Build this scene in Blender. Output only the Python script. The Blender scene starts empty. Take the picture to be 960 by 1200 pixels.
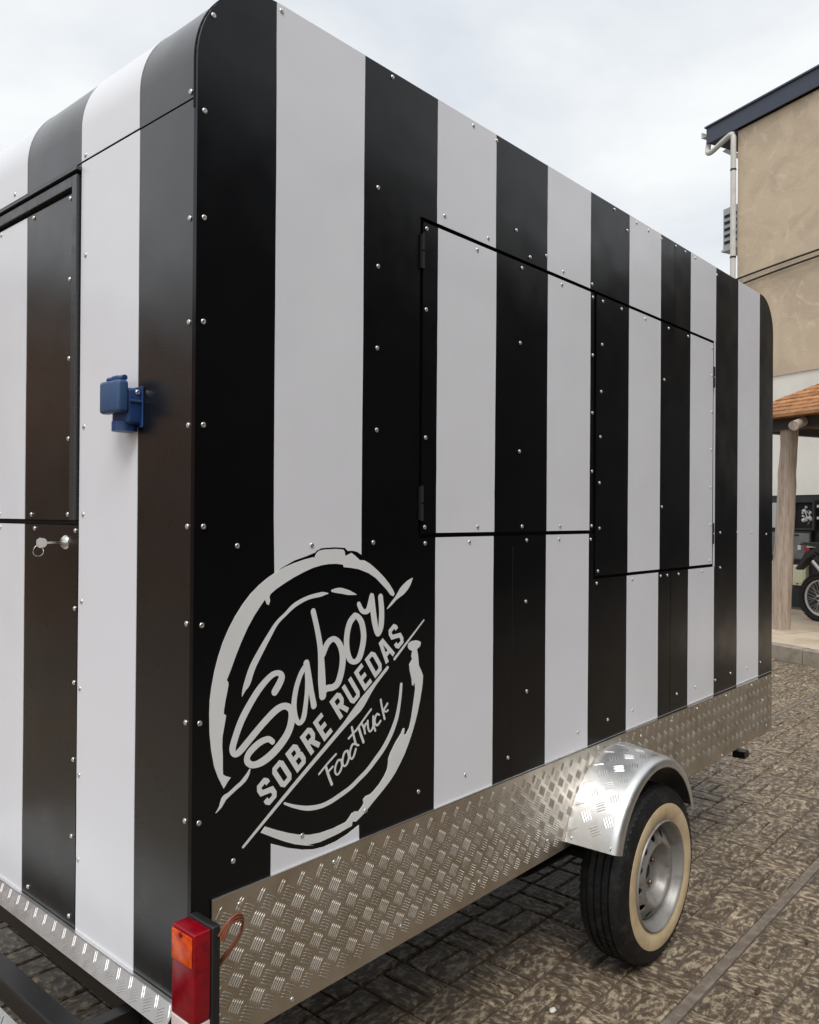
import bpy, bmesh, math, random
from mathutils import Vector, Matrix, noise as mnoise
random.seed(7)
R = math.radians
scene = bpy.context.scene
col = scene.collection

# ------------------------------------------------------------------ camera
LIFT = 0.033                               # the trailer's marks were measured from 1.487 m eye height
CAM = Vector((-0.918, -1.380, 1.487+LIFT))
YAW, PITCH, ROLL = 0.726397, 0.004818, 0.007029
fw = Vector((math.cos(YAW)*math.cos(PITCH), math.sin(YAW)*math.cos(PITCH), math.sin(PITCH)))
rt = Vector((math.sin(YAW), -math.cos(YAW), 0.0))
up = rt.cross(fw)
r2 = math.cos(ROLL)*rt + math.sin(ROLL)*up
u2 = -math.sin(ROLL)*rt + math.cos(ROLL)*up
cd = bpy.data.cameras.new('camera')
cam = bpy.data.objects.new('camera', cd)
col.objects.link(cam)
cam.matrix_world = Matrix(((r2.x, u2.x, -fw.x, CAM.x), (r2.y, u2.y, -fw.y, CAM.y), (r2.z, u2.z, -fw.z, CAM.z), (0, 0, 0, 1)))
cd.sensor_fit = 'HORIZONTAL'
cd.sensor_width = 36.0
cd.lens = 959.07/960*36.0
cd.clip_start = 0.05
cd.clip_end = 2000
scene.camera = cam

# ------------------------------------------------------------------ world, sun, exposure
SUN_AZ_VEC = Vector((-0.43, -0.36, 0.83)).normalized()      # towards the sun
w = bpy.data.worlds.new('World')
scene.world = w
w.use_nodes = True
nt = w.node_tree
nt.nodes.clear()
N = nt.nodes.new
out = N('ShaderNodeOutputWorld')
bg = N('ShaderNodeBackground')
sky = N('ShaderNodeTexSky')
sky.sky_type = 'NISHITA'
sky.sun_disc = False
sky.sun_elevation = math.asin(SUN_AZ_VEC.z)
sky.sun_rotation = math.atan2(SUN_AZ_VEC.x, SUN_AZ_VEC.y)
sky.air_density = 1.0
sky.dust_density = 3.0
# closed cloud deck over the clear sky: nearly uniform pale grey with soft lumps
tc = N('ShaderNodeTexCoord')
mp = N('ShaderNodeMapping')
mp.inputs['Scale'].default_value = (1.0, 1.0, 2.2)
nz = N('ShaderNodeTexNoise')
nz.inputs['Scale'].default_value = 2.3
nz.inputs['Detail'].default_value = 6
nz.inputs['Roughness'].default_value = 0.55
nz.inputs['Distortion'].default_value = 0.4
cr = N('ShaderNodeValToRGB')
cr.color_ramp.elements[0].position = 0.34
cr.color_ramp.elements[0].color = (7.0, 7.4, 7.95, 1)
cr.color_ramp.elements[1].position = 0.62
cr.color_ramp.elements[1].color = (9.2, 9.4, 9.4, 1)
mx = N('ShaderNodeMixRGB')
mx.inputs['Fac'].default_value = 0.93
L = nt.links.new
L(tc.outputs['Generated'], mp.inputs['Vector'])
L(mp.outputs['Vector'], nz.inputs['Vector'])
L(nz.outputs['Fac'], cr.inputs['Fac'])
L(sky.outputs['Color'], mx.inputs['Color1'])
L(cr.outputs['Color'], mx.inputs['Color2'])
L(mx.outputs['Color'], bg.inputs['Color'])
bg.inputs['Strength'].default_value = 0.081
L(bg.outputs['Background'], out.inputs['Surface'])

sl = bpy.data.lights.new('sun', 'SUN')
sl.energy = 1.5
sl.angle = R(28)
sl.color = (1.0, 0.98, 0.955)
sun = bpy.data.objects.new('sun', sl)
sun.rotation_euler = SUN_AZ_VEC.to_track_quat('Z', 'Y').to_euler()
sun.location = (0, 0, 12)
col.objects.link(sun)

scene.view_settings.view_transform = 'Standard'
scene.view_settings.look = 'None'
scene.view_settings.gamma = 1.0
scene.view_settings.exposure = 0.45
scene.view_settings.use_curve_mapping = False

# ------------------------------------------------------------------ materials
def mat(name, base, rough=0.5, metal=0.0, spec=0.5, **kw):
    """Procedural principled material. kw: var=(scale, colour2, lo, hi), bump=(scale, strength, dist), rvar=amount, coat=weight"""
    m = bpy.data.materials.new(name)
    m.use_nodes = True
    t = m.node_tree
    b = t.nodes['Principled BSDF']
    b.inputs['Base Color'].default_value = (*base, 1)
    b.inputs['Roughness'].default_value = rough
    b.inputs['Metallic'].default_value = metal
    b.inputs['Specular IOR Level'].default_value = spec
    if 'coat' in kw:
        b.inputs['Coat Weight'].default_value = kw['coat']
        b.inputs['Coat Roughness'].default_value = kw.get('coat_rough', 0.08)
    co = t.nodes.new('ShaderNodeTexCoord')
    vec = co.outputs['Object']
    if 'stretch' in kw:
        q = t.nodes.new('ShaderNodeMapping')
        q.inputs['Scale'].default_value = kw['stretch']
        t.links.new(vec, q.inputs['Vector'])
        vec = q.outputs['Vector']
    def nzn(scale, detail=5, rough_=0.6, dist=0.0):
        n = t.nodes.new('ShaderNodeTexNoise')
        n.inputs['Scale'].default_value = scale
        n.inputs['Detail'].default_value = detail
        n.inputs['Roughness'].default_value = rough_
        n.inputs['Distortion'].default_value = dist
        t.links.new(vec, n.inputs['Vector'])
        return n
    prev = None
    for key in ('var', 'var2', 'var3'):
        if key not in kw:
            continue
        sc, c2, lo, hi = kw[key][:4]
        n = nzn(sc, 6, 0.62, kw[key][4] if len(kw[key]) > 4 else 0.0)
        r = t.nodes.new('ShaderNodeValToRGB')
        r.color_ramp.elements[0].position = lo
        r.color_ramp.elements[0].color = (0, 0, 0, 1)
        r.color_ramp.elements[1].position = hi
        r.color_ramp.elements[1].color = (1, 1, 1, 1)
        t.links.new(n.outputs['Fac'], r.inputs['Fac'])
        x = t.nodes.new('ShaderNodeMixRGB')
        t.links.new(r.outputs['Color'], x.inputs['Fac'])
        if prev:
            t.links.new(prev, x.inputs['Color1'])
        else:
            x.inputs['Color1'].default_value = (*base, 1)
        x.inputs['Color2'].default_value = (*c2, 1)
        prev = x.outputs['Color']
    if kw.get('objvar'):
        oi = t.nodes.new('ShaderNodeObjectInfo')
        ml = t.nodes.new('ShaderNodeMapRange')
        ml.inputs['To Min'].default_value = 1 - kw['objvar']
        ml.inputs['To Max'].default_value = 1 + kw['objvar']
        t.links.new(oi.outputs['Random'], ml.inputs['Value'])
        x = t.nodes.new('ShaderNodeMixRGB')
        x.blend_type = 'MULTIPLY'
        x.inputs['Fac'].default_value = 1
        if prev:
            t.links.new(prev, x.inputs['Color1'])
        else:
            x.inputs['Color1'].default_value = (*base, 1)
        t.links.new(ml.outputs['Result'], x.inputs['Color2'])
        prev = x.outputs['Color']
    if prev:
        t.links.new(prev, b.inputs['Base Color'])
    if 'rvar' in kw:
        n = nzn(kw.get('rscale', 4.0), 6)
        ml = t.nodes.new('ShaderNodeMapRange')
        ml.inputs['From Min'].default_value = 0.3
        ml.inputs['From Max'].default_value = 0.7
        ml.inputs['To Min'].default_value = max(0.02, rough - kw['rvar'])
        ml.inputs['To Max'].default_value = min(1, rough + kw['rvar'])
        t.links.new(n.outputs['Fac'], ml.inputs['Value'])
        t.links.new(ml.outputs['Result'], b.inputs['Roughness'])
    nrm = None
    for key in ('bump', 'bump2'):
        if key not in kw:
            continue
        sc, st, ds = kw[key]
        n = nzn(sc, 2 if key == 'bump2' else 6)
        bp = t.nodes.new('ShaderNodeBump')
        bp.inputs['Strength'].default_value = st
        bp.inputs['Distance'].default_value = ds
        t.links.new(n.outputs['Fac'], bp.inputs['Height'])
        if nrm:
            t.links.new(nrm, bp.inputs['Normal'])
        nrm = bp.outputs['Normal']
    if nrm:
        t.links.new(nrm, b.inputs['Normal'])
        if 'coat' in kw:
            t.links.new(nrm, b.inputs['Coat Normal'])
    return m

M = {}
M['black'] = mat('black_vinyl', (0.0035, 0.0038, 0.0048), 0.2, spec=0.30, rvar=0.05, rscale=9, bump2=(2.1, 0.25, 0.02))
M['satin'] = mat('black_satin_vinyl', (0.004, 0.0042, 0.0048), 0.30, spec=0.8, rvar=0.05, rscale=9, bump2=(2.1, 0.25, 0.02), coat=0.38, coat_rough=0.2)
M['white'] = mat('white_vinyl', (0.79, 0.792, 0.83), 0.22, spec=0.5, rvar=0.05, rscale=6, bump2=(2.1, 0.25, 0.02), var=(1.7, (0.74, 0.74, 0.78), 0.45, 0.75))
M['decal'] = mat('white_decal', (0.78, 0.78, 0.775), 0.3, var=(7, (0.72, 0.72, 0.71), 0.45, 0.7))
M['gap'] = mat('rubber_gasket', (0.006, 0.006, 0.007), 0.75)
M['frame'] = mat('door_frame_paint', (0.035, 0.037, 0.04), 0.3, spec=0.8, rvar=0.1, rscale=30)
M['plate'] = mat('tread_plate', (0.66, 0.61, 0.54), 0.42, 1.0, rvar=0.1, rscale=14, var=(5, (0.5, 0.44, 0.36), 0.45, 0.75), bump=(120, 0.08, 0.001))
M['plate_bright'] = mat('bright_tread_plate', (0.80, 0.80, 0.79), 0.40, 1.0, rvar=0.08, rscale=18, var=(9, (0.66, 0.65, 0.63), 0.5, 0.75), bump=(150, 0.06, 0.001))
M['chassis'] = mat('black_chassis_paint', (0.006, 0.006, 0.0065), 0.38, var=(30, (0.03, 0.027, 0.024), 0.6, 0.75), bump=(60, 0.2, 0.001))
M['under'] = mat('underside_board', (0.02, 0.018, 0.016), 0.8)
M['screw'] = mat('zinc_screw', (0.75, 0.74, 0.72), 0.28, 1.0)
M['rubber'] = mat('tyre_rubber', (0.008, 0.008, 0.0085), 0.6, spec=0.35, var=(26, (0.032, 0.028, 0.024), 0.52, 0.75), bump=(90, 0.25, 0.0015))
M['whitewall'] = mat('whitewall', (0.60, 0.475, 0.29), 0.55, var=(11, (0.44, 0.32, 0.18), 0.42, 0.72), bump=(70, 0.06, 0.001))
M['rim'] = mat('rim_paint', (0.27, 0.258, 0.24), 0.42, 0.3, var=(16, (0.15, 0.125, 0.10), 0.48, 0.72), rvar=0.1)
M['hub'] = mat('hub_dark', (0.012, 0.011, 0.01), 0.6)
M['nut'] = mat('rusty_nut', (0.2, 0.15, 0.11), 0.5, 0.8)
M['red'] = mat('red_lens', (0.26, 0.002, 0.010), 0.22, spec=0.45, var=(45, (0.17, 0.001, 0.007), 0.45, 0.65))
M['amber'] = mat('amber_lens', (0.75, 0.10, 0.004), 0.2, spec=0.45, var=(38, (0.55, 0.045, 0.003), 0.45, 0.6))
M['clear'] = mat('clear_lens', (0.75, 0.62, 0.6), 0.12, coat=0.5)
M['lampbase'] = mat('lamp_housing', (0.012, 0.012, 0.013), 0.45)
M['wire'] = mat('wire_brown', (0.23, 0.075, 0.04), 0.45)
M['blue'] = mat('blue_plastic', (0.012, 0.045, 0.16), 0.4, spec=0.5, var=(20, (0.02, 0.06, 0.19), 0.45, 0.7))
M['blue2'] = mat('blue_plastic_lid', (0.035, 0.085, 0.19), 0.45, var=(25, (0.05, 0.1, 0.21), 0.45, 0.7))
M['steel'] = mat('nickel_steel', (0.72, 0.70, 0.66), 0.22, 1.0)
def paver_mat():
    m = mat('stamped_paver', (0.12, 0.084, 0.055), 0.5)
    t = m.node_tree
    b = t.nodes['Principled BSDF']
    nn, ln = t.nodes.new, t.links.new
    co = nn('ShaderNodeTexCoord')
    oi = nn('ShaderNodeObjectInfo')
    sh = nn('ShaderNodeVectorMath'); sh.operation = 'MULTIPLY_ADD'      # every brick cut from another spot of the stone
    sh.inputs[1].default_value = (37.0, 53.0, 11.0)
    ln(oi.outputs['Random'], sh.inputs[0]); ln(co.outputs['Object'], sh.inputs[2])
    st = nn('ShaderNodeMapping'); st.inputs['Scale'].default_value = (0.75, 1.25, 1.0)
    ln(sh.outputs['Vector'], st.inputs['Vector'])
    def nz_(sc, det, ro, di):
        n = nn('ShaderNodeTexNoise')
        n.inputs['Scale'].default_value = sc; n.inputs['Detail'].default_value = det
        n.inputs['Roughness'].default_value = ro; n.inputs['Distortion'].default_value = di
        ln(st.outputs['Vector'], n.inputs['Vector'])
        return n
    a = nz_(42, 9, 0.66, 0.25)
    c = nz_(6, 4, 0.6, 0.2)
    ra = nn('ShaderNodeValToRGB')
    e = ra.color_ramp.elements
    e[0].position = 0.40; e[0].color = (0.095, 0.066, 0.042, 1)
    e[1].position = 0.66; e[1].color = (0.52, 0.43, 0.30, 1)
    q = e.new(0.50); q.color = (0.155, 0.110, 0.072, 1)
    q = e.new(0.565); q.color = (0.36, 0.29, 0.195, 1)
    ln(a.outputs['Fac'], ra.inputs['Fac'])
    rc = nn('ShaderNodeMapRange'); rc.inputs['From Min'].default_value = .3; rc.inputs['From Max'].default_value = .7
    rc.inputs['To Min'].default_value = .68; rc.inputs['To Max'].default_value = 1.2
    ln(c.outputs['Fac'], rc.inputs['Value'])
    ro = nn('ShaderNodeMapRange'); ro.inputs['To Min'].default_value = .86; ro.inputs['To Max'].default_value = 1.12
    ln(oi.outputs['Random'], ro.inputs['Value'])
    mu = nn('ShaderNodeMath'); mu.operation = 'MULTIPLY'
    ln(rc.outputs['Result'], mu.inputs[0]); ln(ro.outputs['Result'], mu.inputs[1])
    mx_ = nn('ShaderNodeMixRGB'); mx_.blend_type = 'MULTIPLY'; mx_.inputs['Fac'].default_value = 1
    ln(ra.outputs['Color'], mx_.inputs['Color1']); ln(mu.outputs['Value'], mx_.inputs['Color2'])
    ln(mx_.outputs['Color'], b.inputs['Base Color'])
    bp = nn('ShaderNodeBump'); bp.inputs['Strength'].default_value = .9; bp.inputs['Distance'].default_value = .012
    ln(a.outputs['Fac'], bp.inputs['Height']); ln(bp.outputs['Normal'], b.inputs['Normal'])
    return m
M['paver'] = paver_mat()
M['joint'] = mat('paver_joint', (0.10, 0.08, 0.06), 0.85, var=(30, (0.16, 0.13, 0.1), 0.48, 0.7), bump=(80, 0.4, 0.003))
M['strip'] = mat('smooth_concrete_strip', (0.15, 0.12, 0.095), 0.7, var=(24, (0.24, 0.2, 0.155), 0.45, 0.65), bump=(70, 0.3, 0.002))
M['ground'] = mat('far_ground', (0.16, 0.13, 0.10), 0.8, var=(3, (0.24, 0.2, 0.15), 0.4, 0.7), bump=(20, 0.5, 0.01))
M['walk'] = mat('sidewalk_slab', (0.56, 0.46, 0.34), 0.75, var=(3.5, (0.44, 0.35, 0.255), 0.45, 0.68), bump=(40, 0.3, 0.004), objvar=0.08)
M['kerb'] = mat('kerb_stone', (0.34, 0.29, 0.23), 0.8, var=(9, (0.2, 0.165, 0.13), 0.45, 0.7), bump=(30, 0.6, 0.006))
M['plaster'] = mat('beige_plaster', (0.62, 0.50, 0.36), 0.85, var=(1.1, (0.53, 0.43, 0.315), 0.42, 0.60, 1.2), var2=(3.1, (0.70, 0.59, 0.45), 0.55, 0.74, 1.5), var3=(9, (0.50, 0.40, 0.30), 0.62, 0.75, 2.0), bump=(6, 0.4, 0.02))
M['whitewall_paint'] = mat('white_wall', (0.80, 0.785, 0.73), 0.8, var=(1.6, (0.72, 0.70, 0.64), 0.45, 0.7), bump=(14, 0.2, 0.008))
M['blackwall'] = mat('black_wall', (0.016, 0.016, 0.018), 0.55, var=(7, (0.03, 0.03, 0.03), 0.45, 0.7))
M['fascia'] = mat('navy_fascia', (0.045, 0.055, 0.085), 0.45, bump=(20, 0.1, 0.003))
M['soffit'] = mat('navy_soffit', (0.025, 0.035, 0.085), 0.6)
M['pvc'] = mat('white_pvc', (0.62, 0.62, 0.58), 0.45, var=(6, (0.52, 0.51, 0.47), 0.45, 0.7))
M['ac'] = mat('grey_enamel', (0.42, 0.44, 0.45), 0.45)
M['log'] = mat('weathered_log', (0.46, 0.375, 0.305), 0.8, stretch=(9, 9, 1.0), var=(2.2, (0.31, 0.24, 0.19), 0.44, 0.64), var2=(5, (0.55, 0.47, 0.39), 0.55, 0.75), bump=(4, 0.6, 0.02))
M['slat'] = mat('orange_cane_slat', (0.42, 0.19, 0.07), 0.7, var=(7, (0.25, 0.105, 0.04), 0.42, 0.64), var2=(18, (0.5, 0.27, 0.12), 0.52, 0.72), bump=(30, 0.5, 0.006), objvar=0.25)
M['darkwood'] = mat('dark_beam', (0.035, 0.026, 0.02), 0.7, bump=(20, 0.3, 0.004))
M['glassbox'] = mat('grey_meter_glass', (0.13, 0.14, 0.14), 0.12, var=(8, (0.2, 0.2, 0.19), 0.45, 0.7))
M['cream'] = mat('cream_box', (0.62, 0.6, 0.42), 0.5)
M['paper'] = mat('pale_plastic', (0.6, 0.6, 0.58), 0.5)
M['cable'] = mat('black_cable', (0.02, 0.02, 0.02), 0.6)
M['bikeblack'] = mat('bike_plastic_black', (0.014, 0.014, 0.015), 0.35)
M['bikered'] = mat('bike_red', (0.35, 0.02, 0.025), 0.3)
M['bikewhite'] = mat('bike_white', (0.7, 0.7, 0.7), 0.35)
M['alu'] = mat('alloy', (0.7, 0.7, 0.7), 0.3, 1.0)
M['brick'] = mat('brown_brick', (0.34, 0.20, 0.12), 0.85, var=(5, (0.22, 0.115, 0.07), 0.4, 0.65), bump=(18, 0.4, 0.01))
M['greywall'] = mat('dark_grey_render', (0.07, 0.066, 0.062), 0.85, var=(1.2, (0.1, 0.09, 0.08), 0.42, 0.65), bump=(10, 0.3, 0.01))
M['pane'] = mat('window_glass', (0.03, 0.035, 0.04), 0.06, spec=0.8)
M['timber'] = mat('brown_timber', (0.11, 0.06, 0.03), 0.6, stretch=(1, 1, 0.15), var=(20, (0.07, 0.035, 0.02), 0.45, 0.65))
M['leaf'] = mat('dry_leaf', (0.06, 0.035, 0.02), 0.8)
M['pebble'] = mat('white_pebble', (0.7, 0.68, 0.63), 0.7)

# ------------------------------------------------------------------ mesh helpers
WORLD = {}          # object name -> world origin of a parent
class MB:
    def __init__(self, xf=None):
        self.v, self.f, self.mi = [], [], []
        self.xf = xf
    def add(self, verts, faces, mi=0):
        o = len(self.v)
        for p in verts:
            p = Vector(p)
            self.v.append(self.xf(p) if self.xf else p)
        for f in faces:
            self.f.append([o+i for i in f])
            self.mi.append(mi)
        return self
    def box(self, lo, hi, bev=0.0, mi=0):
        x0, y0, z0 = lo
        x1, y1, z1 = hi
        if bev <= 0:
            return self.add([(x0,y0,z0),(x1,y0,z0),(x1,y1,z0),(x0,y1,z0),(x0,y0,z1),(x1,y0,z1),(x1,y1,z1),(x0,y1,z1)],
                     [(0,3,2,1),(4,5,6,7),(0,1,5,4),(1,2,6,5),(2,3,7,6),(3,0,4,7)], mi)
        bm = bmesh.new()
        bmesh.ops.create_cube(bm, size=1)
        for v in bm.verts:
            v.co = Vector(((x0+x1)/2+v.co.x*(x1-x0), (y0+y1)/2+v.co.y*(y1-y0), (z0+z1)/2+v.co.z*(z1-z0)))
        bmesh.ops.bevel(bm, geom=bm.edges[:], offset=bev, segments=3, affect='EDGES', profile=0.5)
        self.frombm(bm, mi)
        return self
    def frombm(self, bm, mi=0):
        bm.verts.index_update()
        self.add([v.co.copy() for v in bm.verts], [[v.index for v in f.verts] for f in bm.faces], mi)
        bm.free()
    def prism(self, poly, place, d0, d1, mi=0):
        """poly (a,b) outline, place(a,b,d)->point; front at d0, back at d1"""
        n = len(poly)
        self.add([place(a, b, d0) for a, b in poly]+[place(a, b, d1) for a, b in poly],
                 [list(range(n)), list(range(2*n-1, n-1, -1))]+[(i, n+i, n+(i+1) % n, (i+1) % n) for i in range(n)], mi)
        return self
    def tube(self, pts, rad, seg=10, caps=True, mi=0):
        pts = [Vector(p) for p in pts]
        n = len(pts)
        rads = rad if isinstance(rad, (list, tuple)) else [rad]*n
        t0 = (pts[1]-pts[0]).normalized()
        a = t0.orthogonal().normalized()
        vs, fs = [], []
        for i, p in enumerate(pts):
            t = ((pts[min(n-1, i+1)]-pts[i]).normalized()+(pts[i]-pts[max(0, i-1)]).normalized())
            t = t.normalized() if t.length > 1e-6 else t0
            a = (a-t*a.dot(t)).normalized()
            b = t.cross(a)
            for k in range(seg):
                an = 2*math.pi*k/seg
                vs.append(p+(a*math.cos(an)+b*math.sin(an))*rads[i])
        for i in range(n-1):
            for k in range(seg):
                k2 = (k+1) % seg
                fs.append((i*seg+k, i*seg+k2, (i+1)*seg+k2, (i+1)*seg+k))
        if caps:
            fs.append(list(range(seg))[::-1])
            fs.append([(n-1)*seg+k for k in range(seg)])
        return self.add(vs, fs, mi)
    def lathe(self, prof, centre, axis, seg=48, closed=False, mi=0):
        """prof: (radius, along-axis) ; axis unit vector"""
        ax = Vector(axis).normalized()
        a = ax.orthogonal().normalized()
        b = ax.cross(a)
        c = Vector(centre)
        n = len(prof)
        vs = [c+ax*h+(a*math.cos(2*math.pi*k/seg)+b*math.sin(2*math.pi*k/seg))*r for r, h in prof for k in range(seg)]
        fs = []
        for i in range(n if closed else n-1):
            j = (i+1) % n
            for k in range(seg):
                k2 = (k+1) % seg
                fs.append((i*seg+k, i*seg+k2, j*seg+k2, j*seg+k))
        return self.add(vs, fs, mi)
    def mesh(self, name, mats, smooth=False, recalc=True):
        me = bpy.data.meshes.new(name)
        me.from_pydata([tuple(p) for p in self.v], [], self.f)
        if recalc:
            bm = bmesh.new()
            bm.from_mesh(me)
            bmesh.ops.recalc_face_normals(bm, faces=bm.faces[:])
            bm.to_mesh(me)
            bm.free()
        for m_ in (mats if isinstance(mats, (list, tuple)) else [mats]):
            me.materials.append(m_)
        for i, p in enumerate(me.polygons):
            p.material_index = self.mi[i]
            p.use_smooth = bool(smooth)
        if smooth:
            me.set_sharp_from_angle(angle=R(smooth if smooth is not True else 35))
        return me
    def build(self, name, mats, parent=None, smooth=False, recalc=True):
        return place(name, self.mesh(name, mats, smooth, recalc), parent)

def world_loc(o):
    p = Vector((0, 0, 0))
    while o is not None:
        p += o.location if o.parent is None else Vector(o.get('_w', (0, 0, 0)))
        break
    return p
ORG = {}
def place(name, me, parent=None, loc=(0, 0, 0), rot=None):
    o = bpy.data.objects.new(name, me)
    col.objects.link(o)
    o.location = loc
    if rot is not None:
        o.rotation_euler = rot
    if parent is not None:
        o.parent = parent
        o.matrix_parent_inverse = ORG[parent].inverted()
    m = Matrix.Translation(Vector(loc))
    if rot is not None:
        m = m @ o.rotation_euler.to_matrix().to_4x4()
    ORG[o] = m
    return o
def empty(name, loc, label, cat, group=None):
    o = bpy.data.objects.new(name, None)
    o.empty_display_size = 0.1
    col.objects.link(o)
    o.location = loc
    ORG[o] = Matrix.Translation(Vector(loc))
    tag(o, label, cat, group)
    return o
def tag(o, label=None, cat=None, group=None, kind=None):
    if label: o['label'] = label
    if cat: o['category'] = cat
    if group: o['group'] = group
    if kind: o['kind'] = kind
    return o

def wavy_rect(x0, x1, z0, z1, amp=0.0011, seed=0, n=14):
    rnd = random.Random(seed)
    zs = [z0+(z1-z0)*i/n for i in range(n+1)]
    off = [mnoise.noise(Vector((seed*3.1, z*1.7, 0)))*amp*2+rnd.uniform(-.3, .3)*amp for z in zs]
    off2 = [mnoise.noise(Vector((seed*3.1+50, z*1.7, 0)))*amp*2+rnd.uniform(-.3, .3)*amp for z in zs]
    return [(x1+o, z) for o, z in zip(off2, zs)][::1] + [(x0+o, z) for o, z in zip(off, zs)][::-1]
def smooth_pts(pts, sub=6):
    """Catmull-Rom through (x, z, w) control points"""
    if len(pts) < 3:
        return pts
    res = []
    n = len(pts)
    for i in range(n-1):
        p0, p1, p2, p3 = pts[max(0, i-1)], pts[i], pts[i+1], pts[min(n-1, i+2)]
        for s in range(sub):
            t = s/sub
            res.append(tuple(0.5*((2*b)+(-a+c)*t+(2*a-5*b+4*c-d)*t*t+(-a+3*b-3*c+d)*t**3) for a, b, c, d in zip(p0, p1, p2, p3)))
    res.append(pts[-1])
    return res

# ------------------------------------------------------------------ measured marks on the trailer (metres; x or y along the wall, z up)
LOGO_POLYS = {
 'ring_upper': [(0.0738, 0.9331), (0.0599, 0.9594), (0.0508, 0.9825), (0.0438, 1.0153), (0.0394, 1.0501), (0.0384, 1.0899), (0.0394, 1.118), (0.0432, 1.143), (0.0497, 1.1733), (0.0582, 1.2007), (0.0689, 1.228), (0.0825, 1.2537), (0.0984, 1.2783), (0.1174, 1.3019), (0.1375, 1.3222), (0.161, 1.3404), (0.1835, 1.3542), (0.2065, 1.3653), (0.2299, 1.3746), (0.2563, 1.3823), (0.2849, 1.3887), (0.31, 1.393), (0.3143, 1.3909), (0.3202, 1.4016), (0.3287, 1.4071), (0.3442, 1.4093), (0.3796, 1.4097), (0.4031, 1.4077), (0.4077, 1.4023), (0.4097, 1.3923), (0.4299, 1.399), (0.4422, 1.392), (0.4574, 1.3813), (0.4728, 1.3801), (0.4923, 1.3712), (0.5171, 1.355), (0.5424, 1.3358), (0.561, 1.3186), (0.5746, 1.303), (0.5799, 1.2928), (0.5758, 1.2874), (0.5654, 1.291), (0.553, 1.3037), (0.5325, 1.3203), (0.5123, 1.3359), (0.4876, 1.3488), (0.4538, 1.3599), (0.4256, 1.3645), (0.4053, 1.3666), (0.4025, 1.3727), (0.3799, 1.3756), (0.3577, 1.3758), (0.3359, 1.3741), (0.3103, 1.3694), (0.2811, 1.3605), (0.2526, 1.3501), (0.2287, 1.3396), (0.2068, 1.3292), (0.19, 1.3188), (0.187, 1.3129), (0.1886, 1.3043), (0.1856, 1.2955), (0.1802, 1.2977), (0.1764, 1.3052), (0.1748, 1.3077), (0.1637, 1.2953), (0.1468, 1.2758), (0.1295, 1.2508), (0.1153, 1.2258), (0.1027, 1.201), (0.0903, 1.1735), (0.0793, 1.1513), (0.0828, 1.1473), (0.0836, 1.1409), (0.0809, 1.1286), (0.0769, 1.1119), (0.0736, 1.0952), (0.0724, 1.0839), (0.0779, 1.0812), (0.078, 1.0772), (0.0747, 1.0605), (0.0701, 1.0384), (0.0695, 1.0213), (0.0711, 0.9981), (0.0714, 0.9722), (0.0722, 0.9617), (0.0784, 0.9573), (0.091, 0.9515), (0.0827, 0.9436), (0.0779, 0.9373)],
 'ring_lower': [(0.6339, 1.1638), (0.6461, 1.1683), (0.6634, 1.1687), (0.676, 1.165), (0.6816, 1.1611), (0.6787, 1.1522), (0.6662, 1.1454), (0.6698, 1.1335), (0.6714, 1.1234), (0.6741, 1.1034), (0.6834, 1.0889), (0.6906, 1.0747), (0.6898, 1.0583), (0.6864, 1.039), (0.6801, 1.0136), (0.6704, 0.9823), (0.6607, 0.9579), (0.651, 0.9368), (0.6366, 0.9104), (0.6223, 0.8875), (0.6033, 0.8643), (0.5846, 0.8446), (0.5661, 0.8299), (0.5433, 0.815), (0.5032, 0.7909), (0.4771, 0.7747), (0.4515, 0.7634), (0.4451, 0.7645), (0.4396, 0.7666), (0.4372, 0.7568), (0.418, 0.7546), (0.3975, 0.7515), (0.3774, 0.7499), (0.3379, 0.7482), (0.2997, 0.7523), (0.3187, 0.7452), (0.2921, 0.7537), (0.2625, 0.7652), (0.2335, 0.7796), (0.2017, 0.7976), (0.169, 0.817), (0.1807, 0.8267), (0.212, 0.8103), (0.2441, 0.7952), (0.2696, 0.7845), (0.2957, 0.7759), (0.3223, 0.7695), (0.3108, 0.7727), (0.3377, 0.7685), (0.3772, 0.7676), (0.4179, 0.7711), (0.4253, 0.776), (0.4365, 0.7861), (0.4478, 0.7879), (0.4589, 0.785), (0.4717, 0.7938), (0.476, 0.7994), (0.4741, 0.8091), (0.4832, 0.8153), (0.4985, 0.8158), (0.5095, 0.8202), (0.5295, 0.8324), (0.5475, 0.8484), (0.5575, 0.8619), (0.561, 0.8753), (0.5618, 0.8877), (0.57, 0.9018), (0.5885, 0.9233), (0.6073, 0.9404), (0.6158, 0.9526), (0.6206, 0.9517), (0.6202, 0.9427), (0.6169, 0.9363), (0.6266, 0.9357), (0.6386, 0.9489), (0.6467, 0.9735), (0.6528, 1.0017), (0.6575, 1.0238), (0.6608, 1.0429), (0.6586, 1.0629), (0.6528, 1.0539), (0.6488, 1.0562), (0.6467, 1.0711), (0.6396, 1.0933), (0.6369, 1.1099), (0.6481, 1.1214), (0.6451, 1.13), (0.6489, 1.1425), (0.6365, 1.1479), (0.6316, 1.1543)],
}
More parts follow.
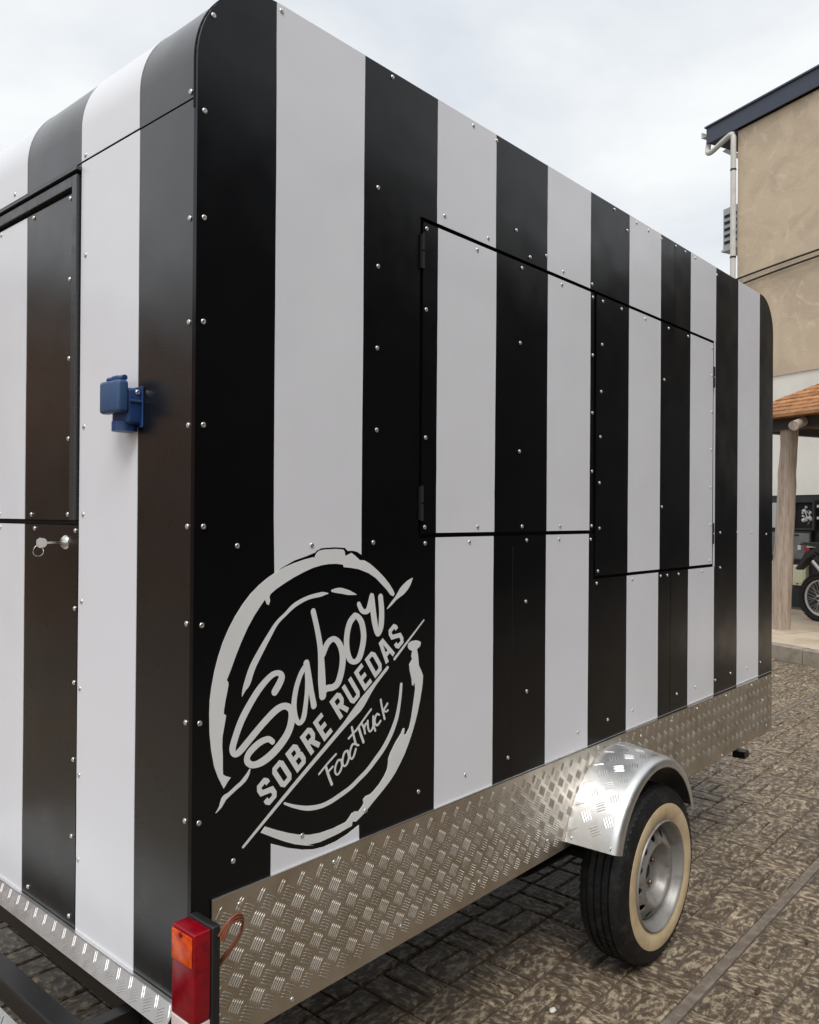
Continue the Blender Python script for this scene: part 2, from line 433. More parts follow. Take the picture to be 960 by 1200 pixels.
LOGO_STROKES = {
 'inner_arc': [
  [(0.1178, 1.1123, 0.0015), (0.1227, 1.125, 0.009), (0.1306, 1.138, 0.0165), (0.1434, 1.1681, 0.0166), (0.1632, 1.1978, 0.0151), (0.187, 1.23, 0.0122), (0.2076, 1.2553, 0.0091), (0.2317, 1.2728, 0.0082), (0.2572, 1.29, 0.0101), (0.2941, 1.303, 0.009), (0.3323, 1.308, 0.0101), (0.3452, 1.3091, 0.0066), (0.3557, 1.309, 0.002)],
  [(0.3681, 1.3141, 0.0053), (0.3823, 1.3138, 0.0112), (0.3986, 1.3121, 0.0132), (0.4207, 1.3067, 0.0114), (0.4356, 1.3031, 0.006), (0.4469, 1.3003, 0.0014)],
  [(0.2326, 0.8624, 0.0052), (0.2616, 0.8481, 0.0077), (0.2988, 0.8346, 0.0108), (0.3371, 0.8291, 0.0109), (0.3677, 0.8315, 0.0113), (0.3962, 0.8381, 0.0119), (0.4309, 0.848, 0.0116), (0.459, 0.8614, 0.0121), (0.4876, 0.8758, 0.0125), (0.5149, 0.8951, 0.0139), (0.5417, 0.9157, 0.0143), (0.565, 0.9411, 0.0148), (0.5813, 0.9661, 0.0139), (0.5925, 0.9896, 0.013), (0.6016, 1.0264, 0.0108), (0.6065, 1.0641, 0.0097)],
 ],
 'slash': [
  [(0.5544, 1.2588, 0.0028), (0.5687, 1.2696, 0.0076), (0.5842, 1.2812, 0.0095), (0.5967, 1.2903, 0.0154), (0.6083, 1.2988, 0.0212), (0.6232, 1.3093, 0.0205), (0.635, 1.3187, 0.0149), (0.6469, 1.3289, 0.002)],
 ],
 'slash_low': [
  [(0.1389, 0.9569, 0.0039), (0.1339, 0.948, 0.0085), (0.126, 0.9398, 0.0107), (0.116, 0.9328, 0.0096), (0.1068, 0.9286, 0.0095), (0.0879, 0.9187, 0.0094), (0.0761, 0.9136, 0.0125), (0.0707, 0.9064, 0.0112), (0.0653, 0.8975, 0.0067), (0.0551, 0.8887, 0.0015)],
 ],
 'underline': [
  [(0.1238, 0.8006, 0.0062), (0.2254, 0.8722, 0.009), (0.2979, 0.9221, 0.0102), (0.3663, 0.9685, 0.0114), (0.4109, 0.9992, 0.0135), (0.4385, 1.0188, 0.0201), (0.4572, 1.0317, 0.0233), (0.4714, 1.0442, 0.0228), (0.4906, 1.0616, 0.0163), (0.515, 1.0819, 0.0106), (0.556, 1.1129, 0.0088)],
  [(0.5816, 1.1314, 0.0079), (0.6926, 1.2176, 0.0042)],
 ],
 'word_large': [
  [(0.2036, 1.1089, 0.0181), (0.2151, 1.123, 0.0184), (0.222, 1.1374, 0.0174), (0.2141, 1.147, 0.012), (0.1947, 1.1449, 0.0137), (0.1676, 1.1259, 0.0158), (0.1441, 1.101, 0.0166), (0.1183, 1.0659, 0.0172), (0.1029, 1.0343, 0.0164), (0.0947, 1.0098, 0.016), (0.0997, 0.9971, 0.0121), (0.1125, 0.9997, 0.016), (0.1383, 1.0197, 0.0165), (0.1714, 1.0455, 0.0167), (0.2055, 1.0678, 0.0172), (0.2297, 1.0735, 0.0145), (0.2474, 1.0637, 0.0165), (0.2508, 1.042, 0.0199), (0.2399, 1.0131, 0.0199), (0.2102, 0.9852, 0.0198), (0.1759, 0.9677, 0.0183), (0.1469, 0.9646, 0.0138), (0.1314, 0.9763, 0.0145), (0.1364, 0.9917, 0.016), (0.162, 1.0072, 0.0153), (0.1854, 1.0109, 0.013), (0.1985, 1.0023, 0.0118)],
  [(0.2923, 1.1539, 0.0141), (0.2767, 1.1371, 0.0134), (0.2631, 1.1065, 0.0142), (0.257, 1.0714, 0.0148), (0.2621, 1.0424, 0.014), (0.2737, 1.0285, 0.0108), (0.2851, 1.0389, 0.0146), (0.2914, 1.0706, 0.0128), (0.2952, 1.1111, 0.0127), (0.2931, 1.1525, 0.0134)],
  [(0.2922, 1.1577, 0.0172), (0.3001, 1.1263, 0.0157), (0.3071, 1.0935, 0.015), (0.3151, 1.0604, 0.0167)],
  [(0.3113, 1.2712, 0.0149), (0.3236, 1.2304, 0.0151), (0.3326, 1.1916, 0.0163), (0.3364, 1.1565, 0.0191), (0.3386, 1.1131, 0.0227), (0.3415, 1.0785, 0.0209)],
  [(0.3414, 1.1719, 0.0158), (0.3551, 1.1949, 0.0162), (0.3745, 1.2032, 0.013), (0.3926, 1.1894, 0.0164), (0.4029, 1.1632, 0.019), (0.4013, 1.1336, 0.0195), (0.3899, 1.1023, 0.0192), (0.3739, 1.0929, 0.0156), (0.3544, 1.0926, 0.0153), (0.3423, 1.0848, 0.0151)],
  [(0.4418, 1.2503, 0.0161), (0.4251, 1.2351, 0.0176), (0.4162, 1.206, 0.0177), (0.4165, 1.1761, 0.0174), (0.425, 1.1518, 0.016), (0.4401, 1.1419, 0.0122), (0.456, 1.1486, 0.0178), (0.4663, 1.1703, 0.0185), (0.4717, 1.2002, 0.0184), (0.4647, 1.2314, 0.0174), (0.4503, 1.2482, 0.0142), (0.4418, 1.2503, 0.012)],
  [(0.4547, 1.2769, 0.0124), (0.4634, 1.2633, 0.0134), (0.474, 1.257, 0.0116), (0.4875, 1.2621, 0.017), (0.4951, 1.282, 0.0167), (0.4989, 1.2941, 0.0143), (0.5022, 1.265, 0.0186), (0.5095, 1.2272, 0.0185), (0.5197, 1.2, 0.0137), (0.5306, 1.2149, 0.0183), (0.5332, 1.2528, 0.0182), (0.5288, 1.2886, 0.017)],
 ],
 'word_script': [
  [(0.3325, 0.9028, 0.0053), (0.3558, 0.9192, 0.0053), (0.3843, 0.9365, 0.0053)],
  [(0.3539, 0.9124, 0.0075), (0.362, 0.8916, 0.0075), (0.3721, 0.8702, 0.0075)],
  [(0.3571, 0.8994, 0.0053), (0.3745, 0.9101, 0.0053)],
  [(0.4007, 0.9197, 0.0046), (0.3909, 0.9203, 0.0058), (0.383, 0.9088, 0.0061), (0.3819, 0.8967, 0.0057), (0.388, 0.8885, 0.0043), (0.3969, 0.8932, 0.0061), (0.4033, 0.9057, 0.0062), (0.4007, 0.9197, 0.0059)],
  [(0.4211, 0.9367, 0.0053), (0.412, 0.9351, 0.0061), (0.406, 0.923, 0.0062), (0.4057, 0.9096, 0.0058), (0.4116, 0.903, 0.0044), (0.4198, 0.9071, 0.0062), (0.4255, 0.9203, 0.0062), (0.4211, 0.9367, 0.0059)],
  [(0.4462, 0.9475, 0.0048), (0.4369, 0.9479, 0.0061), (0.4299, 0.9358, 0.0063), (0.4288, 0.9225, 0.006), (0.4351, 0.9146, 0.0046), (0.4422, 0.9212, 0.0064), (0.448, 0.935, 0.0064)],
  [(0.4344, 0.989, 0.0064), (0.4418, 0.965, 0.0064), (0.4487, 0.947, 0.0059), (0.4573, 0.9422, 0.0047)],
  [(0.4242, 0.9649, 0.0054), (0.4484, 0.9794, 0.0055)],
  [(0.4484, 0.9788, 0.0057), (0.4748, 1.0012, 0.0057), (0.4986, 1.0201, 0.0058)],
  [(0.4569, 0.9848, 0.0073), (0.4643, 0.9666, 0.0073), (0.4736, 0.9465, 0.0073)],
  [(0.4684, 0.9902, 0.0057), (0.475, 0.9792, 0.006), (0.4786, 0.9663, 0.0062)],
  [(0.475, 0.9792, 0.0065), (0.4801, 0.988, 0.0062), (0.4879, 0.989, 0.0052)],
  [(0.487, 0.9944, 0.0064), (0.4889, 0.9772, 0.0062), (0.4947, 0.9675, 0.0043), (0.5035, 0.9729, 0.0065), (0.5078, 0.9845, 0.0066)],
  [(0.5063, 1.0017, 0.0065), (0.5065, 0.9832, 0.0064), (0.5138, 0.9663, 0.0061)],
  [(0.5278, 1.0016, 0.0044), (0.5187, 1.0051, 0.006), (0.5117, 0.9946, 0.0066), (0.5136, 0.9818, 0.0059), (0.5217, 0.9785, 0.0057), (0.5315, 0.9863, 0.0065)],
  [(0.5319, 1.0378, 0.0065), (0.5366, 1.0182, 0.0064), (0.5461, 0.989, 0.0064)],
  [(0.5558, 1.0244, 0.0066), (0.5413, 1.0096, 0.0066)],
  [(0.5413, 1.0096, 0.0044), (0.5514, 1.0057, 0.0047), (0.5573, 1.0078, 0.006)],
 ],
 'word_block': [
  [(0.1875, 0.9166, 0.0122), (0.1837, 0.922, 0.0122), (0.1771, 0.9244, 0.0122), (0.1642, 0.915, 0.0122), (0.1642, 0.9081, 0.0122), (0.1701, 0.8995, 0.0122), (0.1979, 0.9016, 0.0122), (0.2045, 0.8922, 0.0122), (0.2045, 0.8851, 0.0122), (0.1913, 0.8759, 0.0122), (0.1847, 0.8783, 0.0122), (0.1806, 0.8842, 0.0122)],
  [(0.2111, 0.9478, 0.012100000000000001), (0.2046, 0.9431, 0.012100000000000001), (0.2046, 0.9361, 0.012100000000000001), (0.2255, 0.9061, 0.012100000000000001), (0.2321, 0.9037, 0.012100000000000001), (0.2455, 0.913, 0.012100000000000001), (0.2455, 0.9202, 0.012100000000000001), (0.2243, 0.9502, 0.012100000000000001), (0.2177, 0.9526, 0.012100000000000001), (0.2111, 0.9478, 0.012100000000000001)],
  [(0.2555, 0.948, 0.012), (0.2416, 0.9677, 0.012), (0.2571, 0.9789, 0.012), (0.2638, 0.9766, 0.012), (0.2705, 0.9671, 0.012), (0.2706, 0.9599, 0.012), (0.2549, 0.9487, 0.012)],
  [(0.2706, 0.9599, 0.012), (0.2783, 0.9582, 0.012), (0.2863, 0.947, 0.012), (0.2863, 0.9398, 0.012), (0.2695, 0.928, 0.012), (0.2549, 0.9487, 0.012)],
  [(0.3128, 0.953, 0.0119), (0.2825, 0.9957, 0.0119), (0.2985, 1.0074, 0.0119), (0.3058, 1.0054, 0.0119), (0.3132, 0.9951, 0.0119), (0.3133, 0.9878, 0.0119), (0.2966, 0.9758, 0.0119)],
  [(0.3066, 0.983, 0.0119), (0.3332, 0.9673, 0.0119)],
  [(0.3412, 1.0361, 0.011800000000000001), (0.3206, 1.021, 0.011800000000000001), (0.3492, 0.9808, 0.011800000000000001), (0.3703, 0.9958, 0.011800000000000001)],
  [(0.3345, 1.0014, 0.011800000000000001), (0.3517, 1.0139, 0.011800000000000001)],
  [(0.4016, 1.0164, 0.0117), (0.3703, 1.0596, 0.0117), (0.3866, 1.0717, 0.0117), (0.394, 1.0697, 0.0117), (0.4016, 1.0592, 0.0117), (0.4018, 1.0519, 0.0117), (0.3848, 1.0395, 0.0117)],
  [(0.395, 1.0469, 0.0117), (0.4222, 1.0311, 0.0117)],
  [(0.4055, 1.0909, 0.011600000000000001), (0.4334, 1.0525, 0.011600000000000001), (0.4404, 1.05, 0.011600000000000001), (0.4541, 1.0599, 0.011600000000000001), (0.454, 1.0673, 0.011600000000000001), (0.4256, 1.1059, 0.011600000000000001)],
  [(0.4686, 1.1315, 0.011500000000000002), (0.4478, 1.1158, 0.011500000000000002), (0.4776, 1.0751, 0.011500000000000002), (0.4989, 1.0905, 0.011500000000000002)],
  [(0.4623, 1.096, 0.011500000000000002), (0.4797, 1.1088, 0.011500000000000002)],
  [(0.4984, 1.1214, 0.0114), (0.5135, 1.1008, 0.0114), (0.5291, 1.1122, 0.0114), (0.5291, 1.1224, 0.0114), (0.5084, 1.1504, 0.0114), (0.4988, 1.1533, 0.0114), (0.4835, 1.1418, 0.0114), (0.4984, 1.1214, 0.0114)],
  [(0.5552, 1.1249, 0.011300000000000001), (0.5309, 1.1751, 0.011300000000000001), (0.5376, 1.1802, 0.011300000000000001), (0.5786, 1.1421, 0.011300000000000001)],
  [(0.5483, 1.1435, 0.011300000000000001), (0.5628, 1.1543, 0.011300000000000001)],
  [(0.5889, 1.2043, 0.011200000000000002), (0.5847, 1.2101, 0.011200000000000002), (0.5777, 1.2125, 0.011200000000000002), (0.5644, 1.2024, 0.011200000000000002), (0.5648, 1.1949, 0.011200000000000002), (0.5714, 1.1859, 0.011200000000000002), (0.6007, 1.1886, 0.011200000000000002), (0.6081, 1.1786, 0.011200000000000002), (0.6084, 1.171, 0.011200000000000002), (0.5949, 1.161, 0.011200000000000002), (0.5879, 1.1635, 0.011200000000000002), (0.5833, 1.1697, 0.011200000000000002)],
 ],
}
STRIPE_CUT_UP = [(0.2011, 1.3612), (0.2205, 1.3732), (0.2562, 1.3879), (0.2932, 1.3967), (0.3167, 1.4036), (0.3201, 1.4073), (0.3355, 1.4127), (0.375, 1.4137), (0.4085, 1.4116), (0.4178, 1.404), (0.4345, 1.4042), (0.4487, 1.4012), (0.4649, 1.3939)]
STRIPE_CUT_LOW = [(0.1968, 0.7856), (0.244, 0.7624), (0.2848, 0.7465), (0.3167, 0.7376), (0.3493, 0.7336), (0.3864, 0.735), (0.4228, 0.741), (0.4611, 0.7523)]
SCREWS_SIDE = [(0.015, 2.285), (0.017, 2.074), (0.017, 1.868), (0.019, 1.664), (0.021, 1.463), (0.019, 1.268), (0.015, 1.075), (0.015, 0.879), (0.035, 2.483), (0.103, 1.423), (0.099, 0.779), (0.511, 2.284), (0.513, 2.093), (0.512, 1.894), (0.512, 1.695), (0.208, 2.575), (0.56, 2.578), (0.503, 1.422), (0.696, 1.424), (0.306, 1.42), (0.676, 0.778), (0.284, 0.778), (0.483, 0.78), (0.767, 2.287), (0.963, 2.278), (1.178, 2.272), (1.371, 2.271), (1.558, 2.262), (0.891, 2.637), (1.001, 2.569), (1.712, 2.599), (1.883, 2.583), (2.094, 2.568), (2.227, 2.585), (2.422, 2.581), (2.654, 2.555), (0.806, 0.7), (0.873, 0.776), (1.077, 0.779), (1.174, 0.959), (1.166, 1.231), (1.169, 1.419), (0.885, 1.419), (1.355, 1.421), (1.6, 1.263), (1.48, 0.776), (1.684, 0.781), (1.678, 0.792), (1.872, 0.782), (2.258, 0.78), (2.446, 0.779), (2.659, 0.777), (3.048, 0.777), (2.84, 0.782), (3.236, 0.781), (2.709, 1.423), (2.711, 1.268), (2.917, 1.421), (3.107, 1.419), (3.313, 1.409), (1.866, 1.267), (2.103, 1.264), (2.164, 1.268), (2.269, 1.266), (2.511, 1.266), (1.557, 1.412), (1.104, 2.338), (1.269, 2.302), (1.81, 2.525), (1.982, 2.571), (2.318, 2.591)]
SCREWS_H1 = [(0.691, 2.241), (0.911, 2.239), (1.132, 2.24), (1.361, 2.239), (1.582, 2.238), (0.69, 2.022), (0.693, 1.69), (0.692, 1.458), (0.92, 1.454), (1.141, 1.455), (1.359, 1.451), (1.125, 2.006), (1.125, 1.682), (1.596, 2.036), (1.593, 1.84), (1.589, 1.642), (1.586, 1.45)]
SCREWS_H2 = [(1.63, 2.239), (1.626, 2.082), (1.621, 1.919), (1.617, 1.763), (1.613, 1.605), (1.615, 1.449), (1.605, 1.301), (2.123, 2.025), (2.107, 1.529), (1.767, 2.236), (1.957, 2.276), (2.159, 2.282), (2.347, 2.286), (2.611, 2.226), (2.603, 2.106), (2.605, 1.947), (2.597, 1.783), (2.59, 1.62), (2.592, 1.458), (2.585, 1.299)]
SCREWS_REAR = [(0.014, 2.324), (0.01, 2.073), (0.004, 1.867), (0.004, 1.663), (0.004, 1.463), (0.007, 1.271), (0.013, 1.076), (0.016, 0.882), (0.451, 2.322), (0.447, 2.088), (0.448, 1.689), (0.448, 1.485), (0.452, 1.283), (0.457, 1.08), (0.457, 0.879), (0.458, 0.683), (0.837, 2.329)]
SCREWS_DU = [(0.521, 2.238), (0.718, 2.242), (0.513, 2.045), (0.514, 1.856), (0.514, 1.665), (0.515, 1.485), (0.717, 1.484), (0.916, 2.243), (0.91, 1.485)]
SCREWS_DL = [(0.702, 1.451), (0.48, 1.447), (0.481, 1.264), (0.482, 1.09), (0.487, 0.909), (0.492, 0.728), (0.722, 0.539), (0.501, 0.538), (0.909, 1.451)]
SCREWS_SKIRT = [(0.113, 0.687), (0.256, 0.43), (0.378, 0.691), (0.608, 0.459), (0.935, 0.463), (1.29, 0.474), (1.612, 0.724), (1.935, 0.676), (2.203, 0.681), (2.456, 0.688), (2.78, 0.69), (3.106, 0.687), (3.311, 0.691), (3.315, 0.457), (2.733, 0.432), (3.263, 0.592), (2.996, 0.436)]

# ------------------------------------------------------------------ the setting: ground
gm = MB()
gm.add([(-150, -150, -0.03), (250, -150, -0.03), (250, 150, -0.03), (-150, 150, -0.03)], [(0, 1, 2, 3)])
tag(gm.build('ground', M['ground'], recalc=False), kind='structure')

# paved yard: mortar sheet, smooth strips and stamped bricks (0.2 x 0.1 m, basket weave)
pm = MB()
pm.add([(-6, -7, -0.009), (11, -7, -0.009), (11, 8, -0.009), (-6, 8, -0.009)], [(0, 1, 2, 3)])
yard = tag(pm.build('pavement', M['joint'], recalc=False), kind='structure')
STRIP0, STRIP_W, MOD = -0.33, 0.04, 0.2
PERIOD = STRIP_W+5*MOD
for k in range(-5, 7):
    yc = STRIP0+k*PERIOD
    s = MB().box((-5.9, yc-STRIP_W/2+.002, -0.03), (8.9, yc+STRIP_W/2-.002, -0.0035), 0)
    s.build('paving_strip', M['strip'], yard)

def brick_mesh(i, lx=0.194, ly=0.094):
    rnd = random.Random(100+i)
    b = MB()
    hx, hy, c = lx/2, ly/2, 0.0065
    j = lambda s: rnd.uniform(-s, s)
    lo = [(-hx+j(.002), -hy+j(.002), -.014), (hx+j(.002), -hy+j(.002), -.014), (hx+j(.002), hy+j(.002), -.014), (-hx+j(.002), hy+j(.002), -.014)]
    mid = [(x, y, -.005+j(.001)) for x, y, _ in lo]
    top = []
    for x, y, _ in lo:
        top.append((x-math.copysign(c+j(.002), x), y-math.copysign(c+j(.002), y), j(.0014)))
    mx_ = [((top[a][0]+top[b_][0])/2+j(.006), (top[a][1]+top[b_][1])/2+j(.002), j(.002)) for a, b_ in ((0, 1), (3, 2))]
    vs = lo+mid+top+mx_            # 0-3, 4-7, 8-11, 12 front mid, 13 back mid
    fs = [(0, 1, 5, 4), (1, 2, 6, 5), (2, 3, 7, 6), (3, 0, 4, 7),
          (4, 5, 9, 12, 8), (5, 6, 10, 9), (6, 7, 11, 13, 10), (7, 4, 8, 11),
          (8, 12, 13, 11), (12, 9, 10, 13)]
    b.add(vs, fs)
    return b
bricks = [brick_mesh(i) for i in range(10)]
brick_me = [b.mesh('brick', M['paver']) for b in bricks]
spots = []
rnd = random.Random(3)
x_start = 0.17-30*MOD
for ix in range(0, 74):
    for k in range(-4, 6):
        y0 = STRIP0+k*PERIOD+STRIP_W/2
        for iy in range(5):
            cx, cy = x_start+(ix+.5)*MOD, y0+(iy+.5)*MOD
            if not (-3 < cx < 8.9 and -3.2 < cy < 6):
                continue
            # the yard ends at the slanting kerb
            if (cx-8.36)*0.927-(cy-1.4)*0.375 > -0.12:
                continue
            if (ix+iy+k) % 2:
                spots += [(cx-MOD/4, cy, 1), (cx+MOD/4, cy, 1)]
            else:
                spots += [(cx, cy-MOD/4, 0), (cx, cy+MOD/4, 0)]
def in_view(x, y):
    d = Vector((x, y, 0))-CAM
    z = d.dot(fw)
    if z < 0.3:
        return False
    px, py = 480+959*d.dot(r2)/z, 600-959*d.dot(u2)/z
    if not (-30 < px < 990 and py < 1230):
        return False
    if px < 150:
        return py > 1055                        # seen through the step frame
    # open ground right of and below the skirt
    return py > 1090-(px-520)*0.56 or px > 900
scored = []
for (x, y, o_) in spots:
    d2 = (Vector((x, y, 0))-CAM)
    scored.append((0 if in_view(x, y) else 1, d2.length, x, y, o_))
scored.sort()
field = MB()
for n_, (hid, d_, x, y, o_) in enumerate(scored):
    i = rnd.randrange(10)
    rot = o_*math.pi/2+(math.pi if rnd.random() < .5 else 0)
    z = rnd.uniform(-.0022, .0012)
    if n_ < 300:
        place('brick', brick_me[i], yard, (x, y, z), (rnd.uniform(-.006, .006), rnd.uniform(-.006, .006), rot+rnd.uniform(-.008, .008)))
    else:
        c_, s_ = math.cos(rot), math.sin(rot)
        src = bricks[i]
        field.add([(x+p.x*c_-p.y*s_, y+p.x*s_+p.y*c_, z+p.z) for p in src.v], src.f)
tag(field.build('brick_field', M['paver'], yard, recalc=False), kind='stuff')

# ------------------------------------------------------------------ the food truck trailer
LEN, WID, TOP = 3.405, 2.0, 2.587
RR, RF = 0.20, 0.17                       # corner radii rear / front
ZB = 0.47                                 # bottom of the wall panels
truck = empty('food_truck', (1.7, 1.0, 0), 'black and white vertically striped food trailer with logo and tread plate skirt', 'food truck')
side = lambda a, b, d: (a, d, b)          # x, z on the side wall; d outwards is negative y
rear = lambda a, b, d: (d, a, b)          # y, z on the rear wall
def arc(cx, cz, r, a0, a1, n=14):
    return [(cx+r*math.cos(R(a0+(a1-a0)*i/n)), cz+r*math.sin(R(a0+(a1-a0)*i/n))) for i in range(n+1)]
rear_arc = arc(RR, TOP-RR, RR, 180, 90)
front_arc = arc(LEN-RF, TOP-RF, RF, 90, 0)
TH = 0.012
# inner shell (gaskets and dark gaps show it)
core = MB()
prof = [(TH+.002, ZB+.01)]+arc(RR, TOP-RR, RR-TH-.002, 180, 90)+arc(LEN-RF, TOP-RF, RF-TH-.002, 90, 0)+[(LEN-TH-.002, ZB+.01)]
core.prism(prof, side, TH+.002, WID-TH-.002)
core.build('inner_shell', M['gap'], truck)

def zt(x):                                 # top of the side wall at x
    if x < RR: return TOP-RR+math.sqrt(max(0, RR*RR-(RR-x)**2))
    if x > LEN-RF: return TOP-RF+math.sqrt(max(0, RF*RF-(x-LEN+RF)**2))
    return TOP
H1 = (0.681, 1.5715, 1.442, 2.248)
H2 = (1.5885, 2.614, 1.287, 2.248)
G = 0.011
poly_r = [(0, ZB), (2.193, ZB), (2.193, H2[2]-G), (H2[0]-G*.9, H2[2]-G), (H2[0]-G*.9, H1[2]-G), (H1[0]-G, H1[2]-G), (H1[0]-G, H1[3]+G), (2.2195, H1[3]+G), (2.2195, TOP)]+rear_arc[::-1]
poly_f = [(2.1965, ZB), (LEN, ZB)]+front_arc[::-1]+[(2.223, TOP), (2.223, H2[3]+G), (H2[1]+G, H2[3]+G), (H2[1]+G, H2[2]-G), (2.1965, H2[2]-G)]
p_rear = MB().prism(poly_r, side, 0, TH).build('side_panel', M['black'], truck)
p_front = MB().prism(poly_f, side, 0, TH).build('side_panel', M['black'], truck)
hatch1 = MB().prism([(H1[0], H1[2]), (H1[1], H1[2]), (H1[1], H1[3]), (H1[0], H1[3])], side, -.001, TH).build('serving_hatch', M['black'], truck)
hatch2 = MB().prism([(H2[0], H2[2]), (H2[1], H2[2]), (H2[1], H2[3]), (H2[0], H2[3])], side, -.0016, TH).build('serving_hatch', M['black'], truck)
tag(hatch1, label='wide serving hatch beside the logo'); tag(hatch2, label='taller serving hatch reaching lower than its neighbour')
# far side wall, simple
MB().prism([(0, ZB), (LEN, ZB)]+front_arc[::-1]+rear_arc[::-1], side, WID-TH, WID).build('far_side_panel', M['black'], truck)

def stripe(x0, x1, z0, z1, parent, d, seed, cut_top=None, cut_bot=None):
    pl = wavy_rect(x0, x1, z0, z1, seed=seed)
    n = 15
    if cut_top:                               # outline follows the logo: drop the bottom pair and use the cut
        pl = [q for q in pl if q[1] > max(c[1] for c in cut_top)+.01]
        half = len(pl)//2
        pl = pl[:half]+pl[half:]+cut_top
    if cut_bot:
        pl = [q for q in pl if q[1] < min(c[1] for c in cut_bot)-.005]
        half = len(pl)//2
        pl = pl[:half]+cut_bot[::-1]+pl[half:]
    if not cut_top and not cut_bot and z1 > TOP-.01 and (x1 > LEN-RF or x0 < RR):
        pl = [(x, min(z, zt(min(max(x, 0), LEN))-.001)) for x, z in pl]
    return MB().prism(pl, side, d-.0010, d+.0004).build('white_stripe', M['white'], parent)
SK = 0.60
stripe(.197, .463, SK, 1.6, p_rear, 0, 1, cut_bot=[(max(.197, min(.463, x)), z) for x, z in STRIPE_CUT_LOW])
stripe(.197, .463, 1.3, TOP-.001, p_rear, 0, 1, cut_top=[(max(.197, min(.463, x)), z) for x, z in STRIPE_CUT_UP])
sd = 2
for x0, x1 in ((.737, 1.0), (1.277, 1.545)):
    stripe(x0, x1, H1[3]+G, TOP-.001, p_rear, 0, sd)
    stripe(x0+.002, x1+.001, H1[2]+.001, H1[3]-.001, hatch1, -.001, sd+20)
    stripe(x0+.003, x1-.001, SK, H1[2]-G, p_rear, 0, sd+40)
    sd += 1
stripe(1.830, 2.092, H2[3]+G, TOP-.001, p_rear, 0, 5)
stripe(1.826, 2.088, H2[2]+.001, H2[3]-.001, hatch2, -.0016, 6)
stripe(1.823, 2.082, SK, H2[2]-G, p_rear, 0, 7)
stripe(2.378, 2.648, H2[3]+G, TOP-.001, p_front, 0, 8)
stripe(2.374, H2[1]-.001, H2[2]+.001, H2[3]-.001, hatch2, -.0016, 9)
stripe(H2[1]+G+.002, 2.645, H2[2]-G, H2[3]+G-.001, p_front, 0, 10)
stripe(2.366, 2.640, SK, H2[2]-G-.001, p_front, 0, 11)
stripe(2.918, 3.203, SK, TOP-.001, p_front, 0, 12)
# a faint plate seam on the lower middle panel
MB().prism([(1.0955, SK), (1.097, SK), (1.097, 1.40), (1.0955, 1.40)], side, -.0006, .001).build('panel_seam', M['gap'], p_rear)

# hinges on the hatches
for (hx, hz, hp) in ((.676, 2.17, hatch1), (.677, 1.52, hatch1), (2.6185, 2.10, hatch2), (2.616, 1.42, hatch2)):
    h = MB().tube([(hx, -.006, hz-.045), (hx, -.006, hz-.002)], .0042, 10).tube([(hx, -.006, hz+.002), (hx, -.006, hz+.045)], .0042, 10)
    h.box((hx-.004, -.004, hz-.043), (hx+.004, .004, hz+.043))
    h.build('hinge', M['gap'], hp, smooth=30)

# screws: washer head with a recess
def screw_mesh(axis):
    b = MB()
    b.lathe([(.0058, -.0002), (.0058, .0009), (.0048, .0020), (.0032, .0025), (.0026, .0023), (.0022, .0006), (0.0001, .0004)], (0, 0, 0), axis, 12)
    return b.mesh('screw', M['screw'], smooth=50)
screw_s = screw_mesh((0, -1, 0))
screw_r = screw_mesh((-1, 0, 0))
SCREWS_SIDE = [q for i, q in enumerate(SCREWS_SIDE) if all((q[0]-o[0])**2+(q[1]-o[1])**2 > .03**2 for o in SCREWS_SIDE[:i])]
def clampf(v, a, b): return max(a, min(b, v))
for x, z in SCREWS_SIDE:
    if H1[0]-.02 < x < H2[0] and H1[2]-.03 < z < H1[3]+.03:
        z = H1[2]-.026 if z < 1.8 else H1[3]+.028
    elif H2[0]-.02 < x < H2[1]+.02 and H2[2]-.03 < z < H2[3]+.03:
        z = H2[2]-.026 if z < 1.8 else H2[3]+.028
    z = min(z, zt(x)-.014)
    x = clampf(x, .016, LEN-.016)
    place('screw', screw_s, p_rear if x < 2.194 else p_front, (x, -.0010, z))
for L_, H_, hp in ((SCREWS_H1, H1, hatch1), (SCREWS_H2, H2, hatch2)):
    for x, z in L_:
        place('screw', screw_s, hp, (clampf(x, H_[0]+.011, H_[1]-.011), -.0026, clampf(z, H_[2]+.016, H_[3]-.016)))

